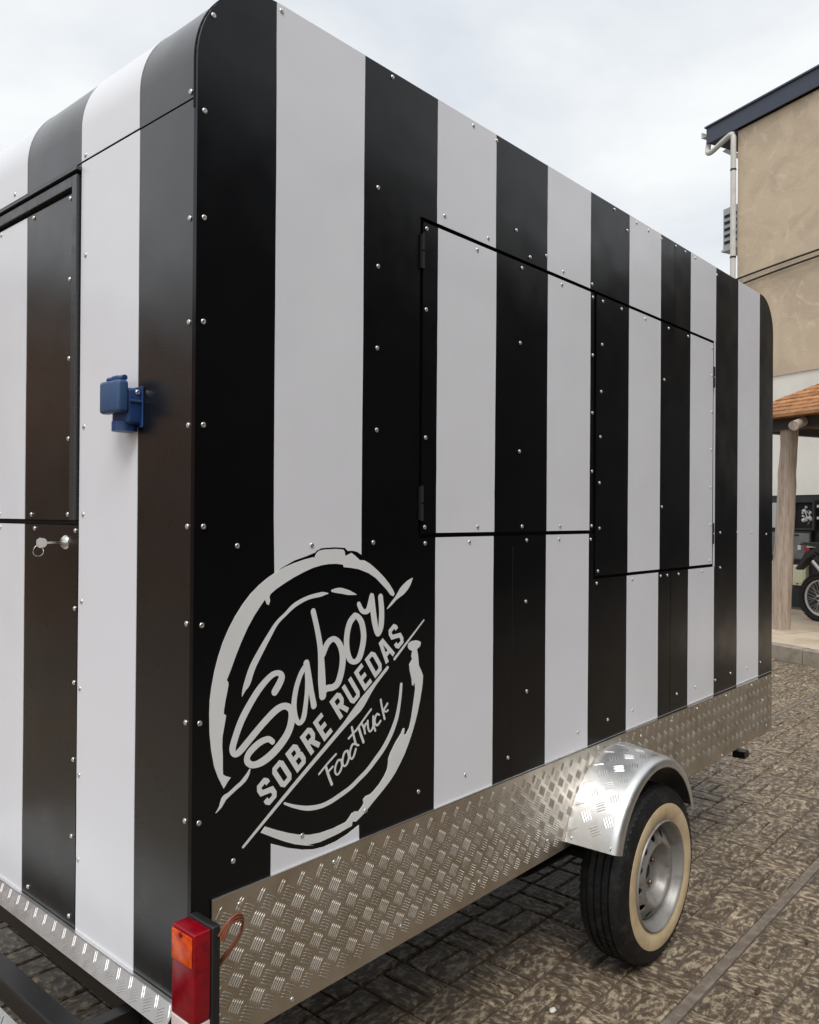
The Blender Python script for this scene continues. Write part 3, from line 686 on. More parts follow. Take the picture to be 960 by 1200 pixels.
# ---- the logo
logo = None
def ribbon(mb, pts, y, cap=True, mitre=False):
    n = len(pts)
    P = [Vector((a, b)) for a, b, _ in pts]
    T = []
    for i in range(n):
        d0 = (P[i]-P[i-1]).normalized() if i > 0 else None
        d1 = (P[i+1]-P[i]).normalized() if i < n-1 else None
        if d0 is None: T.append((d1, 1)); continue
        if d1 is None: T.append((d0, 1)); continue
        s = d0+d1
        s = s.normalized() if s.length > .05 else d1
        T.append((s, 1/max(.45, s.dot(d1)) if mitre else 1))
    loopc = mitre and (P[0]-P[-1]).length < .0015
    if loopc:
        s = ((P[1]-P[0]).normalized()+(P[-1]-P[-2]).normalized()).normalized()
        T[0] = T[-1] = (s, 1/max(.45, s.dot((P[1]-P[0]).normalized())))
    vs, fs = [], []
    for i, (t, k) in enumerate(T):
        h = pts[i][2]/2*k
        nn = Vector((-t.y, t.x))*h
        yy = y-i*6e-6
        a, b = P[i]+nn, P[i]-nn
        if mitre and not loopc and i in (0, n-1):
            e = t*(pts[i][2]/2)*(-1 if i == 0 else 1)
            a, b = a+e*.0, b+e*.0
        vs += [(a.x, yy, a.y), (b.x, yy, b.y)]
    for i in range(n-1):
        fs.append((2*i, 2*i+1, 2*i+3, 2*i+2))
    mb.add(vs, fs)
    if cap:
        for i, sg in ((0, -1), (n-1, 1)):
            t = T[i][0]*sg
            nn = Vector((-t.y, t.x))
            h = pts[i][2]/2
            yy = y-i*6e-6
            ring = [P[i]+nn*h*math.cos(a)+t*h*math.sin(a) for a in [math.pi*k/8 for k in range(9)]]
            mb.add([(q.x, yy, q.y) for q in ring], [list(range(9))])
logo_mb = MB()
for v in LOGO_POLYS.values():
    logo_mb.prism(v, side, -.0016, -.0004)
logo = logo_mb.build('logo', M['decal'], truck)
tag(logo, label='round distressed white ring logo lettered Sabor Sobre Ruedas Foodtruck')
for key, st in LOGO_STROKES.items():
    mb = MB()
    blk = key == 'word_block'
    for i, s in enumerate(st):
        if blk:
            ribbon(mb, s, -.0013-i*2.5e-5, cap=False, mitre=True)
        else:
            ribbon(mb, smooth_pts(s, 5), -.0013-i*6e-5, cap=True)
    nm = {'inner_arc': 'logo_arc', 'slash': 'logo_slash', 'slash_low': 'logo_slash', 'underline': 'logo_underline', 'word_large': 'lettering', 'word_script': 'lettering', 'word_block': 'lettering'}[key]
    o = mb.build(nm, M['decal'], logo, recalc=False)
    if nm == 'lettering':
        tag(o, label={'word_large': 'large brush script word Sabor', 'word_script': 'small script word Foodtruck', 'word_block': 'block capitals reading SOBRE RUEDAS'}[key])

# ---- rear wall
DY0, DY1, DZ0, DZT = .470, 1.330, .485, 2.290
p = [(TH, ZB), (DY0, ZB), (DY0, DZT), (DY1, DZT), (DY1, ZB), (WID, ZB), (WID, 2.3075), (TH, 2.3075)]
rp = MB().prism(p, rear, 0, TH).build('rear_panel', M['satin'], truck)
low = MB().prism([(DY0+.0045, DZ0), (DY1-.0045, DZ0), (DY1-.0045, 1.4600), (DY0+.0045, 1.4600)], rear, 0, TH).build('rear_door', M['satin'], truck)
tag(low, label='lower half of the split rear door with key lock')
upd = MB().prism([(.511, 1.4715), (1.289, 1.4715), (1.289, 2.2480), (.511, 2.2480)], rear, -.002, TH).build('rear_hatch', M['satin'], truck)
tag(upd, label='upper half of the split rear door in dark frame')
fr = MB()
fr.box((-.010, DY0+.006, 1.4715), (.010, .500, 2.284), .0015)
fr.box((-.010, .5005, 2.2585), (.010, 1.2995, 2.284), .0015)
fr.box((-.010, 1.300, 1.4715), (.010, DY1-.006, 2.284), .0015)
fr.build('door_frame', M['frame'], truck)
MB().box((.006, .4745, 1.4618), (.013, 1.3255, 2.2875)).build('door_gasket', M['gap'], truck)
# small rain lip above the door
MB().box((-.014, DY0-.002, DZT+.001), (-.0005, DY1+.002, DZT+.009), .001).build('rain_lip', M['frame'], truck)
def rstripe(y0, y1, z0, z1, parent, d, seed):
    return MB().prism(wavy_rect(y0, y1, z0, z1, seed=seed), rear, d-.0010, d+.0004).build('white_stripe', M['white'], parent)
rstripe(.212, .4685, ZB+.001, 2.307, rp, 0, 31)
rstripe(.760, 1.035, DZ0+.001, 1.4595, low, 0, 32)
rstripe(.756, 1.032, 1.4725, 2.247, upd, -.002, 33)
rstripe(1.3315, 1.60, ZB+.001, 2.307, rp, 0, 34)
rstripe(1.85, 1.999, ZB+.001, 2.307, rp, 0, 35)
# curved sheet: rear edge, roof and front in one bent skin; stripes wrap over it
def skin(y0, y1, d, z_start, name, m, parent, x_end=LEN):
    pr = [(-d, z_start), (-d, TOP-RR)]+arc(RR, TOP-RR, RR+d, 180, 90, 20)[1:]+arc(LEN-RF, TOP-RF, RF+d, 90, 0, 14)+[(LEN+d, ZB)]
    b = MB()
    n = len(pr)
    inn = [(-d+.006+.0, z_start), (-d+.006, TOP-RR)]+arc(RR, TOP-RR, RR+d-.006, 180, 90, 20)[1:]+arc(LEN-RF, TOP-RF, RF+d-.006, 90, 0, 14)+[(LEN+d-.006, ZB)]
    vs = [(x, y0, z) for x, z in pr]+[(x, y1, z) for x, z in pr]+[(x, y0, z) for x, z in inn]+[(x, y1, z) for x, z in inn]
    fs = [(i, i+1, n+i+1, n+i) for i in range(n-1)]+[(2*n+i, 3*n+i, 3*n+i+1, 2*n+i+1) for i in range(n-1)]
    fs += [(i, 2*n+i, 2*n+i+1, i+1) for i in range(n-1)]+[(n+i, n+i+1, 3*n+i+1, 3*n+i) for i in range(n-1)]
    fs += [(0, n, 3*n, 2*n), (n-1, 3*n-1, 4*n-1, 2*n-1)]
    b.add(vs, fs)
    return b.build(name, m, parent, smooth=30)
roof = skin(TH+.0015, WID-TH-.0015, 0.0, 2.3115, 'roof_sheet', M['satin'], truck)
for i, (y0, y1) in enumerate(((.214, .470), (.762, 1.034), (1.325, 1.60), (1.85, 1.985))):
    skin(y0, y1, .0012, 2.312, 'white_stripe', M['white'], roof)
# edge lip where the curved sheet meets the side wall
lp = [(x, .0, z) for x, z in [(0, 2.29)]+arc(RR, TOP-RR, RR, 180, 90, 20)]
MB().tube([(x-.0008 if x < .1 else x, .0105, z+(.0008 if x > .05 else 0)) for x, y, z in lp], .0016, 6).build('corner_trim', M['gap'], roof, smooth=40)
for y, z in SCREWS_REAR:
    y = max(y, TH+.010)
    z = z if abs(z-2.31) > .012 else 2.328
    place('screw', screw_r, rp if z < 2.309 else roof, (-.0010, y, z))
for y, z in SCREWS_DU:
    place('screw', screw_r, upd, (-.0030, max(y, .521), clampf(z, 1.484, 2.238)))
for y, z in SCREWS_DL:
    place('screw', screw_r, low, (-.0010, max(y, .486), min(z, 1.449)))

# lock with escutcheon on the lower door
lk = MB().lathe([(.0001, .004), (.006, .004), (.0065, .010), (.011, .009), (.017, .003), (.018, 0), (.018, -.002)], (0, .536, 1.418), (-1, 0, 0), 24)
lk.build('lock', M['steel'], low, smooth=40)
key = empty('door_key', (-.03, .536, 1.418), 'small nickel key with ring left in the rear door lock', 'key')
kb = MB()
kb.box((-.046, .5345, 1.4155), (-.0095, .5375, 1.4205), .0006)
kb.build('key_shaft', M['steel'], key)
bow = [(-.046+.0, 1.418)]
MB().prism([(-.045, 1.414), (-.050, 1.408), (-.062, 1.406), (-.070, 1.412), (-.070, 1.424), (-.062, 1.430), (-.050, 1.428), (-.045, 1.422)], lambda a, b, d: (a, d, b), .5348, .5372).build('key_bow', M['steel'], key)
rg = [(-.065+.012*math.sin(t), .536+.003*math.sin(t*2), 1.400+.013*math.cos(t)) for t in [2*math.pi*i/20 for i in range(20)]]
MB().tube(rg+[rg[0]], .0011, 6, caps=False).build('key_ring', M['steel'], key, smooth=60)

# blue power inlet
inlet = MB()
inlet.box((-.034, .193, 1.676), (-.0005, .262, 1.752), .007)
inlet.lathe([(.0001, .0), (.026, .0), (.026, .02), (.0001, .02)], (-.022, .228, 1.662), (0, 0, 1), 20)
inl = inlet.build('power_inlet', M['blue'], truck, smooth=40)
tag(inl, label='blue plastic power inlet with hinged lid')
MB().box((-.060, .187, 1.698), (-.0345, .267, 1.766), .007).build('lid', M['blue2'], inl, smooth=40)
MB().tube([(-.040, .195, 1.7715), (-.040, .262, 1.7715)], .006, 12).box((-.046, .216, 1.764), (-.028, .242, 1.778), .003).build('lid_hinge', M['blue'], inl, smooth=40)
MB().box((-.030, .189, 1.722), (-.004, .1928, 1.727), .001).build('rib', M['blue2'], inl)
MB().box((-.004, .188, 1.670), (-.0003, .267, 1.757), .0015).build('flange', M['blue'], inl)
place('screw', screw_mesh((0, -1, 0)), inl, (-.012, .1928, 1.743))

# ---- tread plate lugs (five-bar pattern)
def bar(mb, placef, u, v, ang, ln, wd, h):
    c, s = math.cos(ang), math.sin(ang)
    pts = []
    for a, b in ((-ln/2, 0), (-ln*.28, -wd/2), (ln*.28, -wd/2), (ln/2, 0), (ln*.28, wd/2), (-ln*.28, wd/2)):
        b2 = b+(1-(2*a/ln)**2)*ln*.05
        pts.append(placef(u+a*c-b2*s, v+a*s+b2*c, 0))
    for a in (-ln*.30, ln*.30):
        b2 = (1-(2*a/ln)**2)*ln*.05
        pts.append(placef(u+a*c-b2*s, v+a*s+b2*c, h))
    mb.add(pts, [(0, 1, 6), (1, 2, 7, 6), (2, 3, 7), (3, 4, 7), (4, 5, 6, 7), (5, 0, 6)])
def lugs(placef, u0, u1, v0, v1, name, m, parent, pu=.055, pv=.053, n=5, ln=.034, sp=.0065, wd=.0037, h=.0015, skip=None):
    mb = MB()
    nu, nv = int((u1-u0)/pu)+2, int((v1-v0)/pv)+2
    for i in range(-1, 2*nu):
        for j in range(-1, 2*nv):
            if (i+j) % 2:
                continue
            kind = i % 2
            cu, cv = u0+i*pu/2, v0+j*pv/2
            ang = R(58) if kind == 0 else R(-32)
            pa = ang+math.pi/2
            for k in range(n):
                o = (k-(n-1)/2)*sp
                u, v = cu+o*math.cos(pa), cv+o*math.sin(pa)
                ex, ey = abs(math.cos(ang))*ln/2*.8+.001, abs(math.sin(ang))*ln/2*.8+.001
                if u-ex < u0 or u+ex > u1 or v-ey < v0 or v+ey > v1 or (skip and skip(u, v)):
                    continue
                bar(mb, placef, u, v, ang, ln, wd, h)
    return tag(mb.build(name, m, parent, recalc=False, smooth=False), kind='stuff')
SKY = -0.005                                 # outer face of the skirt
sk_poly = [(.046, .413), (3.392, .425), (3.389, .704), (.046, .717)]
skirt = MB().prism(sk_poly, side, SKY, -.0018).build('skirt', M['plate'], truck)
def sk_skip(u, v):
    return (u-1.715)**2+(v-.361)**2 < .325**2
lugs(lambda u, v, h: (u, SKY-h+.0001, v), .050, 3.386, .426, .702, 'tread_bars', M['plate'], skirt, skip=sk_skip)
MB().box((.046, SKY-.0006, .7165), (3.389, -.0016, .7185)).build('skirt_edge', M['plate_bright'], skirt)
skirt.children[-1].location = (0, 0, 0)
for x, z in SCREWS_SKIRT:
    if (x-1.715)**2+(z-.361)**2 > .36**2:
        place('screw', screw_s, skirt, (x, SKY+.0002, clampf(z, .43, .70)))
# the plain edge of the skirt follows the panel: shift it with the slope
TRT = R(37)
trf = lambda u, v, h: (-.004-(.5135-v)*math.sin(TRT)-h*math.cos(TRT), u, .5135-(.5135-v)*math.cos(TRT)+h*math.sin(TRT))
trim = MB().prism([(.040, .466), (WID-.02, .466), (WID-.02, .5135), (.040, .5135)], trf, 0, -.003).build('rear_trim_plate', M['plate_bright'], truck)
lugs(lambda u, v, h: trf(u, v, h-.0001), .044, 1.95, .4640, .5150, 'tread_bars', M['plate_bright'], trim, pu=.05, pv=.040, ln=.030, sp=.0056, wd=.0032, h=.0009)
MB().box((-.0085, .040, .5138), (-.0016, WID-.02, .5160)).build('trim_edge', M['plate_bright'], trim)

# fender
FC, FR_ = (1.715, .361), .315
fprof = [(.0, .330), (-.03, .327), (-.07, .322), (-.11, .318), (-.145, .314), (-.160, .311), (-.170, .304), (-.1755, .293), (-.1765, .280)]
def fpt(th, y, dr=0):
    for (ya, ra), (yb, rb) in zip(fprof, fprof[1:]):
        if yb <= y <= ya:
            r_ = ra+(rb-ra)*(ya-y)/(ya-yb)
            break
    else:
        r_ = fprof[-1][1]
    r_ += dr
    return (FC[0]+r_*math.cos(th), y, FC[1]+r_*math.sin(th))
fd = MB()
NT = 40
A0, A1 = R(14), R(166)
vs = []
for t_ in (0, -.003):
    for i in range(NT+1):
        th = A0+(A1-A0)*i/NT
        for y, r_ in fprof:
            rr_ = r_+t_
            yy = y+(.003 if (t_ and y < -.165) else 0)
            vs.append((FC[0]+rr_*math.cos(th), yy-.0055, FC[1]+rr_*math.sin(th)))
m_ = len(fprof)
fs = []
off = (NT+1)*m_
for i in range(NT):
    for j in range(m_-1):
        a = i*m_+j
        fs.append((a, a+1, a+m_+1, a+m_))
        fs.append((off+a, off+a+m_, off+a+m_+1, off+a+1))
    for j in (0, m_-1):
        a = i*m_+j
        fs.append((a, a+m_, off+a+m_, off+a))
for i in (0, NT):
    for j in range(m_-1):
        a = i*m_+j
        fs.append((a, off+a, off+a+1, a+1))
fender = fd.add(vs, fs).build('fender', M['plate_bright'], truck, smooth=40)
lugs(lambda u, v, h: fpt(A0+u/.32, -.0055+v if False else v, h-.0001)[0:1]+(v-.0055,)+fpt(A0+u/.32, v, h-.0001)[2:], .015, (A1-A0)*.32-.015, -.165, -.008, 'tread_bars', M['plate_bright'], fender, pu=.078, pv=.074, n=4, ln=.036, sp=.0080, wd=.0042, h=.0011)
for th, y in ((A1-.05, -.02), (A1-.05, -.15)):
    q = fpt(th, y)
    place('screw', screw_s, fender, (q[0], q[1]-.006, q[2]), (0, -th+math.pi/2+math.pi/2*0, 0) if False else None)

# wheels and axle
WX, WZ = 1.755, .297-LIFT
def make_wheel(yo, sg, name_root):
    """yo: outer face y; sg: +1 if the inside of the wheel lies towards +y"""
    Y = lambda h: yo+sg*h
    ax = (0, sg, 0)
    c0 = (WX, yo, WZ)
    tyre = MB()
    T = [(.185, .008), (.210, .001), (.236, -.001), (.256, .003), (.270, .008), (.282, .014), (.2885, .020), (.2915, .027)]
    grooves = [.046, .071, .097, .122]
    for g in grooves:
        T += [(.2955, g-.0035), (.2875, g-.0028), (.2875, g+.0028), (.2955, g+.0035)]
    T += [(.2915, .141), (.2885, .148), (.282, .154), (.256, .165), (.23, .168), (.185, .160)]
    T += [(.179, .150), (.179, .016)]
    tyre.lathe(T, c0, ax, 96, closed=True)
    # tread blocks: thin cross sipes between the grooves
    for k in range(72):
        a = 2*math.pi*k/72
        for (h0, h1, tw, ra, rb) in ((.012, .0415, .035, .284, .2975), (.0505, .067, .02, .2975, .2975), (.0755, .0925, .02, .2975, .2975), (.1015, .1175, .02, .2975, .2975), (.1265, .156, -.035, .2975, .284)):
            for q in (0,):
                pts = []
                for (hh, da, rr_) in ((h0, -.016, ra), (h1, -.016+tw, rb), (h1, .018+tw, rb), (h0, .018, ra)):
                    pts.append((WX+rr_*math.cos(a+da), Y(hh), WZ+rr_*math.sin(a+da)))
                base = [(WX+(Vector((p_[0]-WX, 0, p_[2]-WZ)).normalized().x)*.275, p_[1], WZ+(Vector((p_[0]-WX, 0, p_[2]-WZ)).normalized().z)*.275) for p_ in pts]
                tyre.add(pts+base, [(0, 1, 2, 3), (0, 4, 5, 1), (1, 5, 6, 2), (2, 6, 7, 3), (3, 7, 4, 0)])
    wheel = tyre.build('wheel', M['rubber'], truck, smooth=28)
    ww = MB().lathe([(.1815, .0065), (.195, -.0005), (.214, -.0035), (.230, -.0035), (.2395, -.0014), (.2405, .004)], c0, ax, 96)
    ww.build('whitewall', M['whitewall'], wheel, smooth=60)
    # rim barrel
    rim = MB().lathe([(.1835, .006), (.1835, .000), (.180, -.003), (.176, .000), (.172, .008), (.1685, .020), (.165, .030), (.157, .038), (.1545, .060), (.152, .120), (.165, .150)], c0, ax, 96)
    rim.build('rim', M['rim'], wheel, smooth=50)
    # disc with round vents and a deep hub, cut with a boolean
    D = [(.1535, .042), (.148, .037), (.136, .027), (.124, .019), (.113, .012), (.106, .010), (.100, .012), (.094, .022), (.086, .044), (.078, .058), (.070, .062), (.032, .062)]
    Db = [(r_-.0005, h+.005) for r_, h in D][::-1]
    disc = MB().lathe(D+Db, c0, ax, 96, closed=True)
    me = disc.mesh('disc', M['rim'], smooth=45)
    cut = MB()
    for k in range(12):
        a = 2*math.pi*(k+.3)/12
        cx, cz = WX+.131*math.cos(a), WZ+.131*math.sin(a)
        cut.tube([(cx, Y(.0), cz), (cx, Y(.09), cz)], .0140, 16)
    cm = cut.mesh('cutter', M['hub'])
    od = bpy.data.objects.new('disc_tmp', me); oc = bpy.data.objects.new('cut_tmp', cm)
    col.objects.link(od); col.objects.link(oc)
    md = od.modifiers.new('b', 'BOOLEAN'); md.operation = 'DIFFERENCE'; md.object = oc; md.solver = 'EXACT'
    dg = bpy.context.evaluated_depsgraph_get()
    me2 = bpy.data.meshes.new_from_object(od.evaluated_get(dg))
    bpy.data.objects.remove(od); bpy.data.objects.remove(oc)
    me2.name = 'wheel_disc'
    place('wheel_disc', me2, wheel)
    hubm = MB().lathe([(.0001, .055), (.024, .055), (.028, .062), (.031, .070), (.031, .12)], c0, ax, 32)
    hubm.lathe([(.075, .08), (.15, .085), (.15, .1), (.0001, .1)], c0, ax, 32)
    hubm.build('hub', M['hub'], wheel, smooth=40)
    for k in range(4):
        a = math.pi*k/2+.5
        c = (WX+.052*math.cos(a), Y(.064), WZ+.052*math.sin(a))
        MB().lathe([(.0001, -.016), (.007, -.015), (.0095, -.011), (.0095, .0)], c, ax, 6).build('wheel_nut', M['nut'], wheel)
    return wheel
make_wheel(-.170, 1, 'near')
make_wheel(WID+.170, -1, 'far')
ch = MB()
ch.tube([(WX, .0, WZ), (WX, WID, WZ)], .028, 12)
for yb in (.16, WID-.22):
    ch.box((.02, yb, .335), (3.38, yb+.06, .435))
for xb in (.6, 1.2, 1.9, 2.6, 3.2):
    ch.box((xb, .221, .34), (xb+.05, WID-.221, .40))
for yb in (.19, WID-.19):
    ch.tube([(1.2, yb, .33), (1.45, yb, .27), (WX, yb, .255), (2.03, yb, .27), (2.28, yb, .33)], .02, 8)
ch.build('chassis', M['chassis'], truck)
MB().box((.45, .42, .20), (1.35, 1.58, .334), .03).build('underfloor_shade_block', M['under'], truck)  # unseen dark block, added to deepen the shade under the floor
MB().box((.02, .006, .436), (LEN-.03, WID-.006, .466)).build('floor', M['under'], truck)
MB().box((3.20, .06, .30), (3.26, .12, .334)).build('support_leg', M['chassis'], truck)
MB().tube([(3.36, .25, .39), (4.3, 1.0, .39)], .035, 8).tube([(3.36, 1.75, .39), (4.3, 1.0, .39)], .035, 8).tube([(4.2, 1.0, .39), (4.55, 1.0, .39)], .03, 8).build('drawbar', M['chassis'], truck)
MB().tube([(4.1, 1.0, .36), (4.1, 1.0, -.03)], .025, 10).build('jockey_leg', M['chassis'], truck)

# rear cross beam and folding step
fr = MB()
fr.box((-.003, .03, .405), (.045, WID-.03, .4690), .003)
fr.build('rear_beam', M['chassis'], truck)
st = MB()
ZS = .462
st.box((-.30, .172, ZS-.05), (-.0035, .205, ZS), .003)
st.box((-.158, .2055, ZS-.052), (-.112, 1.60, ZS-.003), .003)
st.box((-.30, 1.6005, ZS-.05), (-.0035, 1.64, ZS), .003)
step = st.build('step_frame', M['chassis'], truck)
pl = MB().box((-.42, .2065, ZS-.034), (-.185, 1.599, ZS-.028)).build('step_plate', M['plate_bright'], truck)
lugs(lambda u, v, h: (u, v, ZS-.028+h-.0001), -.415, -.190, .215, 1.59, 'tread_bars', M['plate_bright'], pl, pu=.055, pv=.053)

# tail lamp with wires
tl = MB().box((-.0195, -.100, .40), (-.0005, -.020, .720), .004).build('tail_lamp', M['lampbase'], truck, smooth=40)
tag(tl, label='red and amber tail lamp at the rear corner')
MB().box((-.0565, -.097, .5505), (-.0200, -.023, .7175), .003).build('red_lens', M['red'], tl, smooth=40)
lens = MB()
lens.box((-.058, -.097, .402), (-.0200, -.023, .4795), .003)
lens.build('red_lens', M['red'], tl, smooth=40)
MB().box((-.057, -.0965, .4800), (-.0200, -.0235, .5500), .002).build('clear_lens', M['clear'], tl, smooth=40)
# upper part: red shell with amber window on the rear face
MB().box((-.0595, -.0925, .6565), (-.0570, -.0270, .7120), .001).build('amber_lens', M['amber'], tl, smooth=40)
MB().lathe([(.0045, .0), (.0045, .004), (.0001, .0045)], (-.0590, -.058, .708), (-1, 0, 0), 12).build('screw', M['red'], tl, smooth=40)
MB().box((-.0003, -.045, .46), (.020, -.0062, .66)).build('lamp_bracket', M['chassis'], tl)
for k in range(3):
    o = k*.006
    pts = [(-.006+.003*k, -.101-.002*k, .700-o), (.010, -.110, .726-o*.8), (.034, -.106, .729-o), (.052, -.096, .712-o*.6), (.056, -.086, .680), (.046, -.075, .650+o*.5), (.028, -.066, .628+o*.5), (.02, -.05, .60)]
    ps = [(a, b, c) for a, b, c in smooth_pts(pts, 6)]
    MB().tube(ps, .0026, 8).build('wire', M['wire'], tl, smooth=60)

# the whole trailer stands on its tyres
truck.location.z += LIFT
key.location.z += LIFT

# ------------------------------------------------------------------ street corner behind (turned 22 degrees)
TH22 = R(22)
trv = Vector((-math.sin(TH22), -math.cos(TH22), 0))       # to the right along the facade
nv = Vector((math.cos(TH22), -math.sin(TH22), 0))         # away from the camera
W0 = Vector((12.78, 2.67, 0))
BF = lambda p: W0+trv*p.x+nv*p.y+Vector((0, 0, p.z+(LIFT if p.z > 0.02 else 0)))       # (s, off, z) -> world
def at(s, o, z=0): return BF(Vector((s, o, z)))

# pavement of the far side: kerb stones and slabs
KO = (Vector((8.40, 1.55, 0))-W0).dot(nv)                 # kerb line offset from the facade
sw = MB(BF).box((-14, KO+.16, -.03), (14, .0, .094))
walk = tag(sw.build('sidewalk', M['joint']), kind='structure')
SL = .62
rnd = random.Random(11)
for i in range(-2, 12):
    for j in range(0, 8):
        s0, o0 = -1.0+i*SL, KO+.165+j*SL
        if o0+SL > 0.0 or s0+SL < 0.2:
            continue
        MB(BF).box((s0+.005, o0+.005, .05), (s0+SL-.005, o0+SL-.005, .105+rnd.uniform(-.0015, .0015)), .003).build('paving_slab', M['walk'], walk)
for i in range(-4, 12):
    s0 = -1.0+i*.8
    MB(BF).box((s0+.004, KO, -.03), (s0+.796, KO+.155, .112+rnd.uniform(-.003, .003)), .012).build('kerb_stone', M['kerb'], walk)

# two-storey building
bld = empty('plastered_building', at(3, 1), 'two storey building with stained beige plaster upper wall and navy roof edge', 'building')
SL0, SR0, DEP = -1.16, 4.6, 7.0
MB(BF).box((SL0, 0.03, 3.80), (SR0, DEP, 8.12)).build('upper_wall', M['plaster'], bld)
MB(BF).box((SL0+.03, 0.05, 1.86), (SR0-.03, DEP-.03, 3.80)).build('lower_wall', M['whitewall_paint'], bld)
MB(BF).box((SL0+.06, 0.06, 0.0), (SR0-.06, DEP-.06, 1.86)).build('base_wall', M['blackwall'], bld)
rf = MB(BF)
rf.prism([(0, 8.125), (SR0+.6-SL0+.62, 8.125+.0), (SR0+.6-SL0+.62, 8.40), (0, 8.40)], lambda a, b, d: (SL0-.62+a, d, b), -.06, -.03)
roofo = rf.build('fascia', M['fascia'], bld)
MB(BF).box((SL0-.64, -.09, 8.401), (SR0+.62, DEP+.4, 8.43)).build('roof', M['fascia'], bld)
MB(BF).box((SL0-.60, -.029, 8.13), (SL0-.002, DEP, 8.16)).box((SL0-.60, .30, 8.161), (SL0-.4, DEP, 8.39)).build('eave_soffit', M['soffit'], bld)
g = MB(BF)
gp = [(-.10, .0), (-.10, .10), (-.085, .10), (-.085, .015), (.0, .015), (.0, .0)]
g.prism([(SL0-.62+a, 8.26+b) for a, b in gp], lambda a, b, d: (a, d, b), -.08, DEP)
g.build('gutter', M['pvc'], bld)
pp = smooth_pts([(SL0-.62, .02, 8.28), (SL0-.64, .0, 8.05), (SL0-.60, -.03, 7.965), (SL0-.48, -.045, 7.955), (SL0-.25, -.045, 8.035), (SL0-.09, -.045, 8.075), (SL0-.035, -.045, 8.03), (SL0-.03, -.045, 7.85), (SL0-.03, -.045, 6.0), (SL0-.03, -.045, .15)], 4)
MB(BF).tube(pp, .046, 14).build('downpipe', M['pvc'], bld, smooth=45)
for z in (7.45, 5.95, 4.4):
    MB(BF).lathe([(.047, -.013), (.052, -.013), (.052, .013), (.047, .013)], (SL0-.03, -.045, z), (0, 0, 1), 14).build('pipe_clamp', M['gap'], bld, smooth=40)
# brace of the eave
MB(BF).prism([(SL0-.50, 8.0), (SL0-.002, 7.62), (SL0-.002, 7.72), (SL0-.42, 8.02)], lambda a, b, d: (a, d, b), .20, .26).build('eave_brace', M['pvc'], bld)
# louvred outdoor unit on the side wall
ac = empty('outdoor_unit', at(SL0-.15, .6, 6.2), 'pale grey louvred box mounted high on the side wall of beige building', 'air conditioner')
MB(BF).box((SL0-.40, .12, 6.20), (SL0-.012, 1.0, 6.92), .01).build('casing', M['ac'], ac)
for k in range(5):
    MB(BF).box((SL0-.36, .105, 6.29+k*.115), (SL0-.10, .1195, 6.335+k*.115)).build('louvre', M['gap'], ac)
MB(BF).box((SL0-.42, .10, 6.165), (SL0-.012, 1.02, 6.199)).build('bracket', M['ac'], ac)

# cables slung across the plaster
for (z0, z1, zz, nm) in ((5.56, 5.65, -.03, 'upper black cable slung across the beige plaster wall'), (5.44, 5.55, -.045, 'lower black cable slung across the beige plaster wall')):
    pts = [at(-1.3+5.9*i/24, zz, z0+(z1-z0)*(i/24*5.9-.2)/1.6-0.011*((i/24*5.9)**2)) for i in range(25)]
    tag(MB().tube(pts, .017, 8).build('overhead_cable', M['cable'], smooth=60), nm, 'cable')

# meter cabinets let into the black base wall
cab = empty('meter_cabinet', at(.1, .03, .15), 'black meter cabinet niche with pale wiring inside, beside log post', 'cabinet')
def recess(s0, s1, z0, z1, parent, inside):
    b = MB(BF)
    d = .03
    b.box((s0-d, -.03, z0-d), (s0, .055, z1+d)); b.box((s1, -.03, z0-d), (s1+d, .055, z1+d))
    b.box((s0, -.03, z0-d), (s1, .055, z0)); b.box((s0, -.03, z1), (s1, .055, z1+d))
    b.build('cabinet_frame', M['blackwall'], parent)
    MB(BF).box((s0+.001, .040, z0+.001), (s1-.001, .056, z1-.001)).build('back_board', M['gap'], parent)
recess(-.02, .36, 1.34, 1.74, cab, 0)
for k in range(26):
    a, b_ = rnd.uniform(.13, .30), rnd.uniform(1.42, 1.68)
    rr_ = rnd.uniform(.012, .035)
    if k < 12:
        MB(BF).lathe([(.0001, .012), (rr_*.6, .011), (rr_, .0), (rr_, -.02)], (a, .02, b_), (rnd.uniform(-.4, .4), -1, rnd.uniform(-.4, .4)), 8).build('wiring_bundle', M['paper'], cab, smooth=60)
for k in range(5):
    pts = smooth_pts([(rnd.uniform(.08, .32), .015, 1.40+.03*k), (rnd.uniform(.05, .33), -.0, 1.48), (rnd.uniform(.1, .3), .01, 1.55), (rnd.uniform(.1, .32), .03, 1.62)], 5)
    MB(BF).tube(pts, .004, 5).build('loose_wire', M['paper'], cab, smooth=60)
for (s0, s1, z0, z1) in ((.42, .55, 1.66, 1.70), (.42, .55, 1.48, 1.52)):
    MB(BF).box((s0, -.01, z0), (s1, .058, z1)).build('paper_label', M['paper'], cab)
met = empty('glazed_meter_box', at(.12, .03, .85), 'grey glass fronted meter box under the open cabinet niche', 'meter box')
MB(BF).box((-.06, -.02, .83), (.33, .058, 1.29), .006).build('box', M['blackwall'], met)
MB(BF).box((-.035, -.026, .86), (.305, -.0205, 1.26)).build('glass_door', M['glassbox'], met)
MB(BF).box((.10, -.030, 1.00), (.155, -.0265, 1.07)).build('meter_label', M['paper'], met)
MB(BF).box((.04, -.031, 1.215), (.12, -.0265, 1.24)).build('latch', M['gap'], met)
crm = empty('cream_meter_box', at(.1, .03, .45), 'cream plastic meter box low on the black base wall', 'meter box')
MB(BF).box((-.04, -.03, .44), (.24, .058, .76), .008).build('box', M['cream'], crm)
MB(BF).box((-.01, -.036, .48), (.21, -.0305, .73), .004).build('lid', M['cream'], crm)
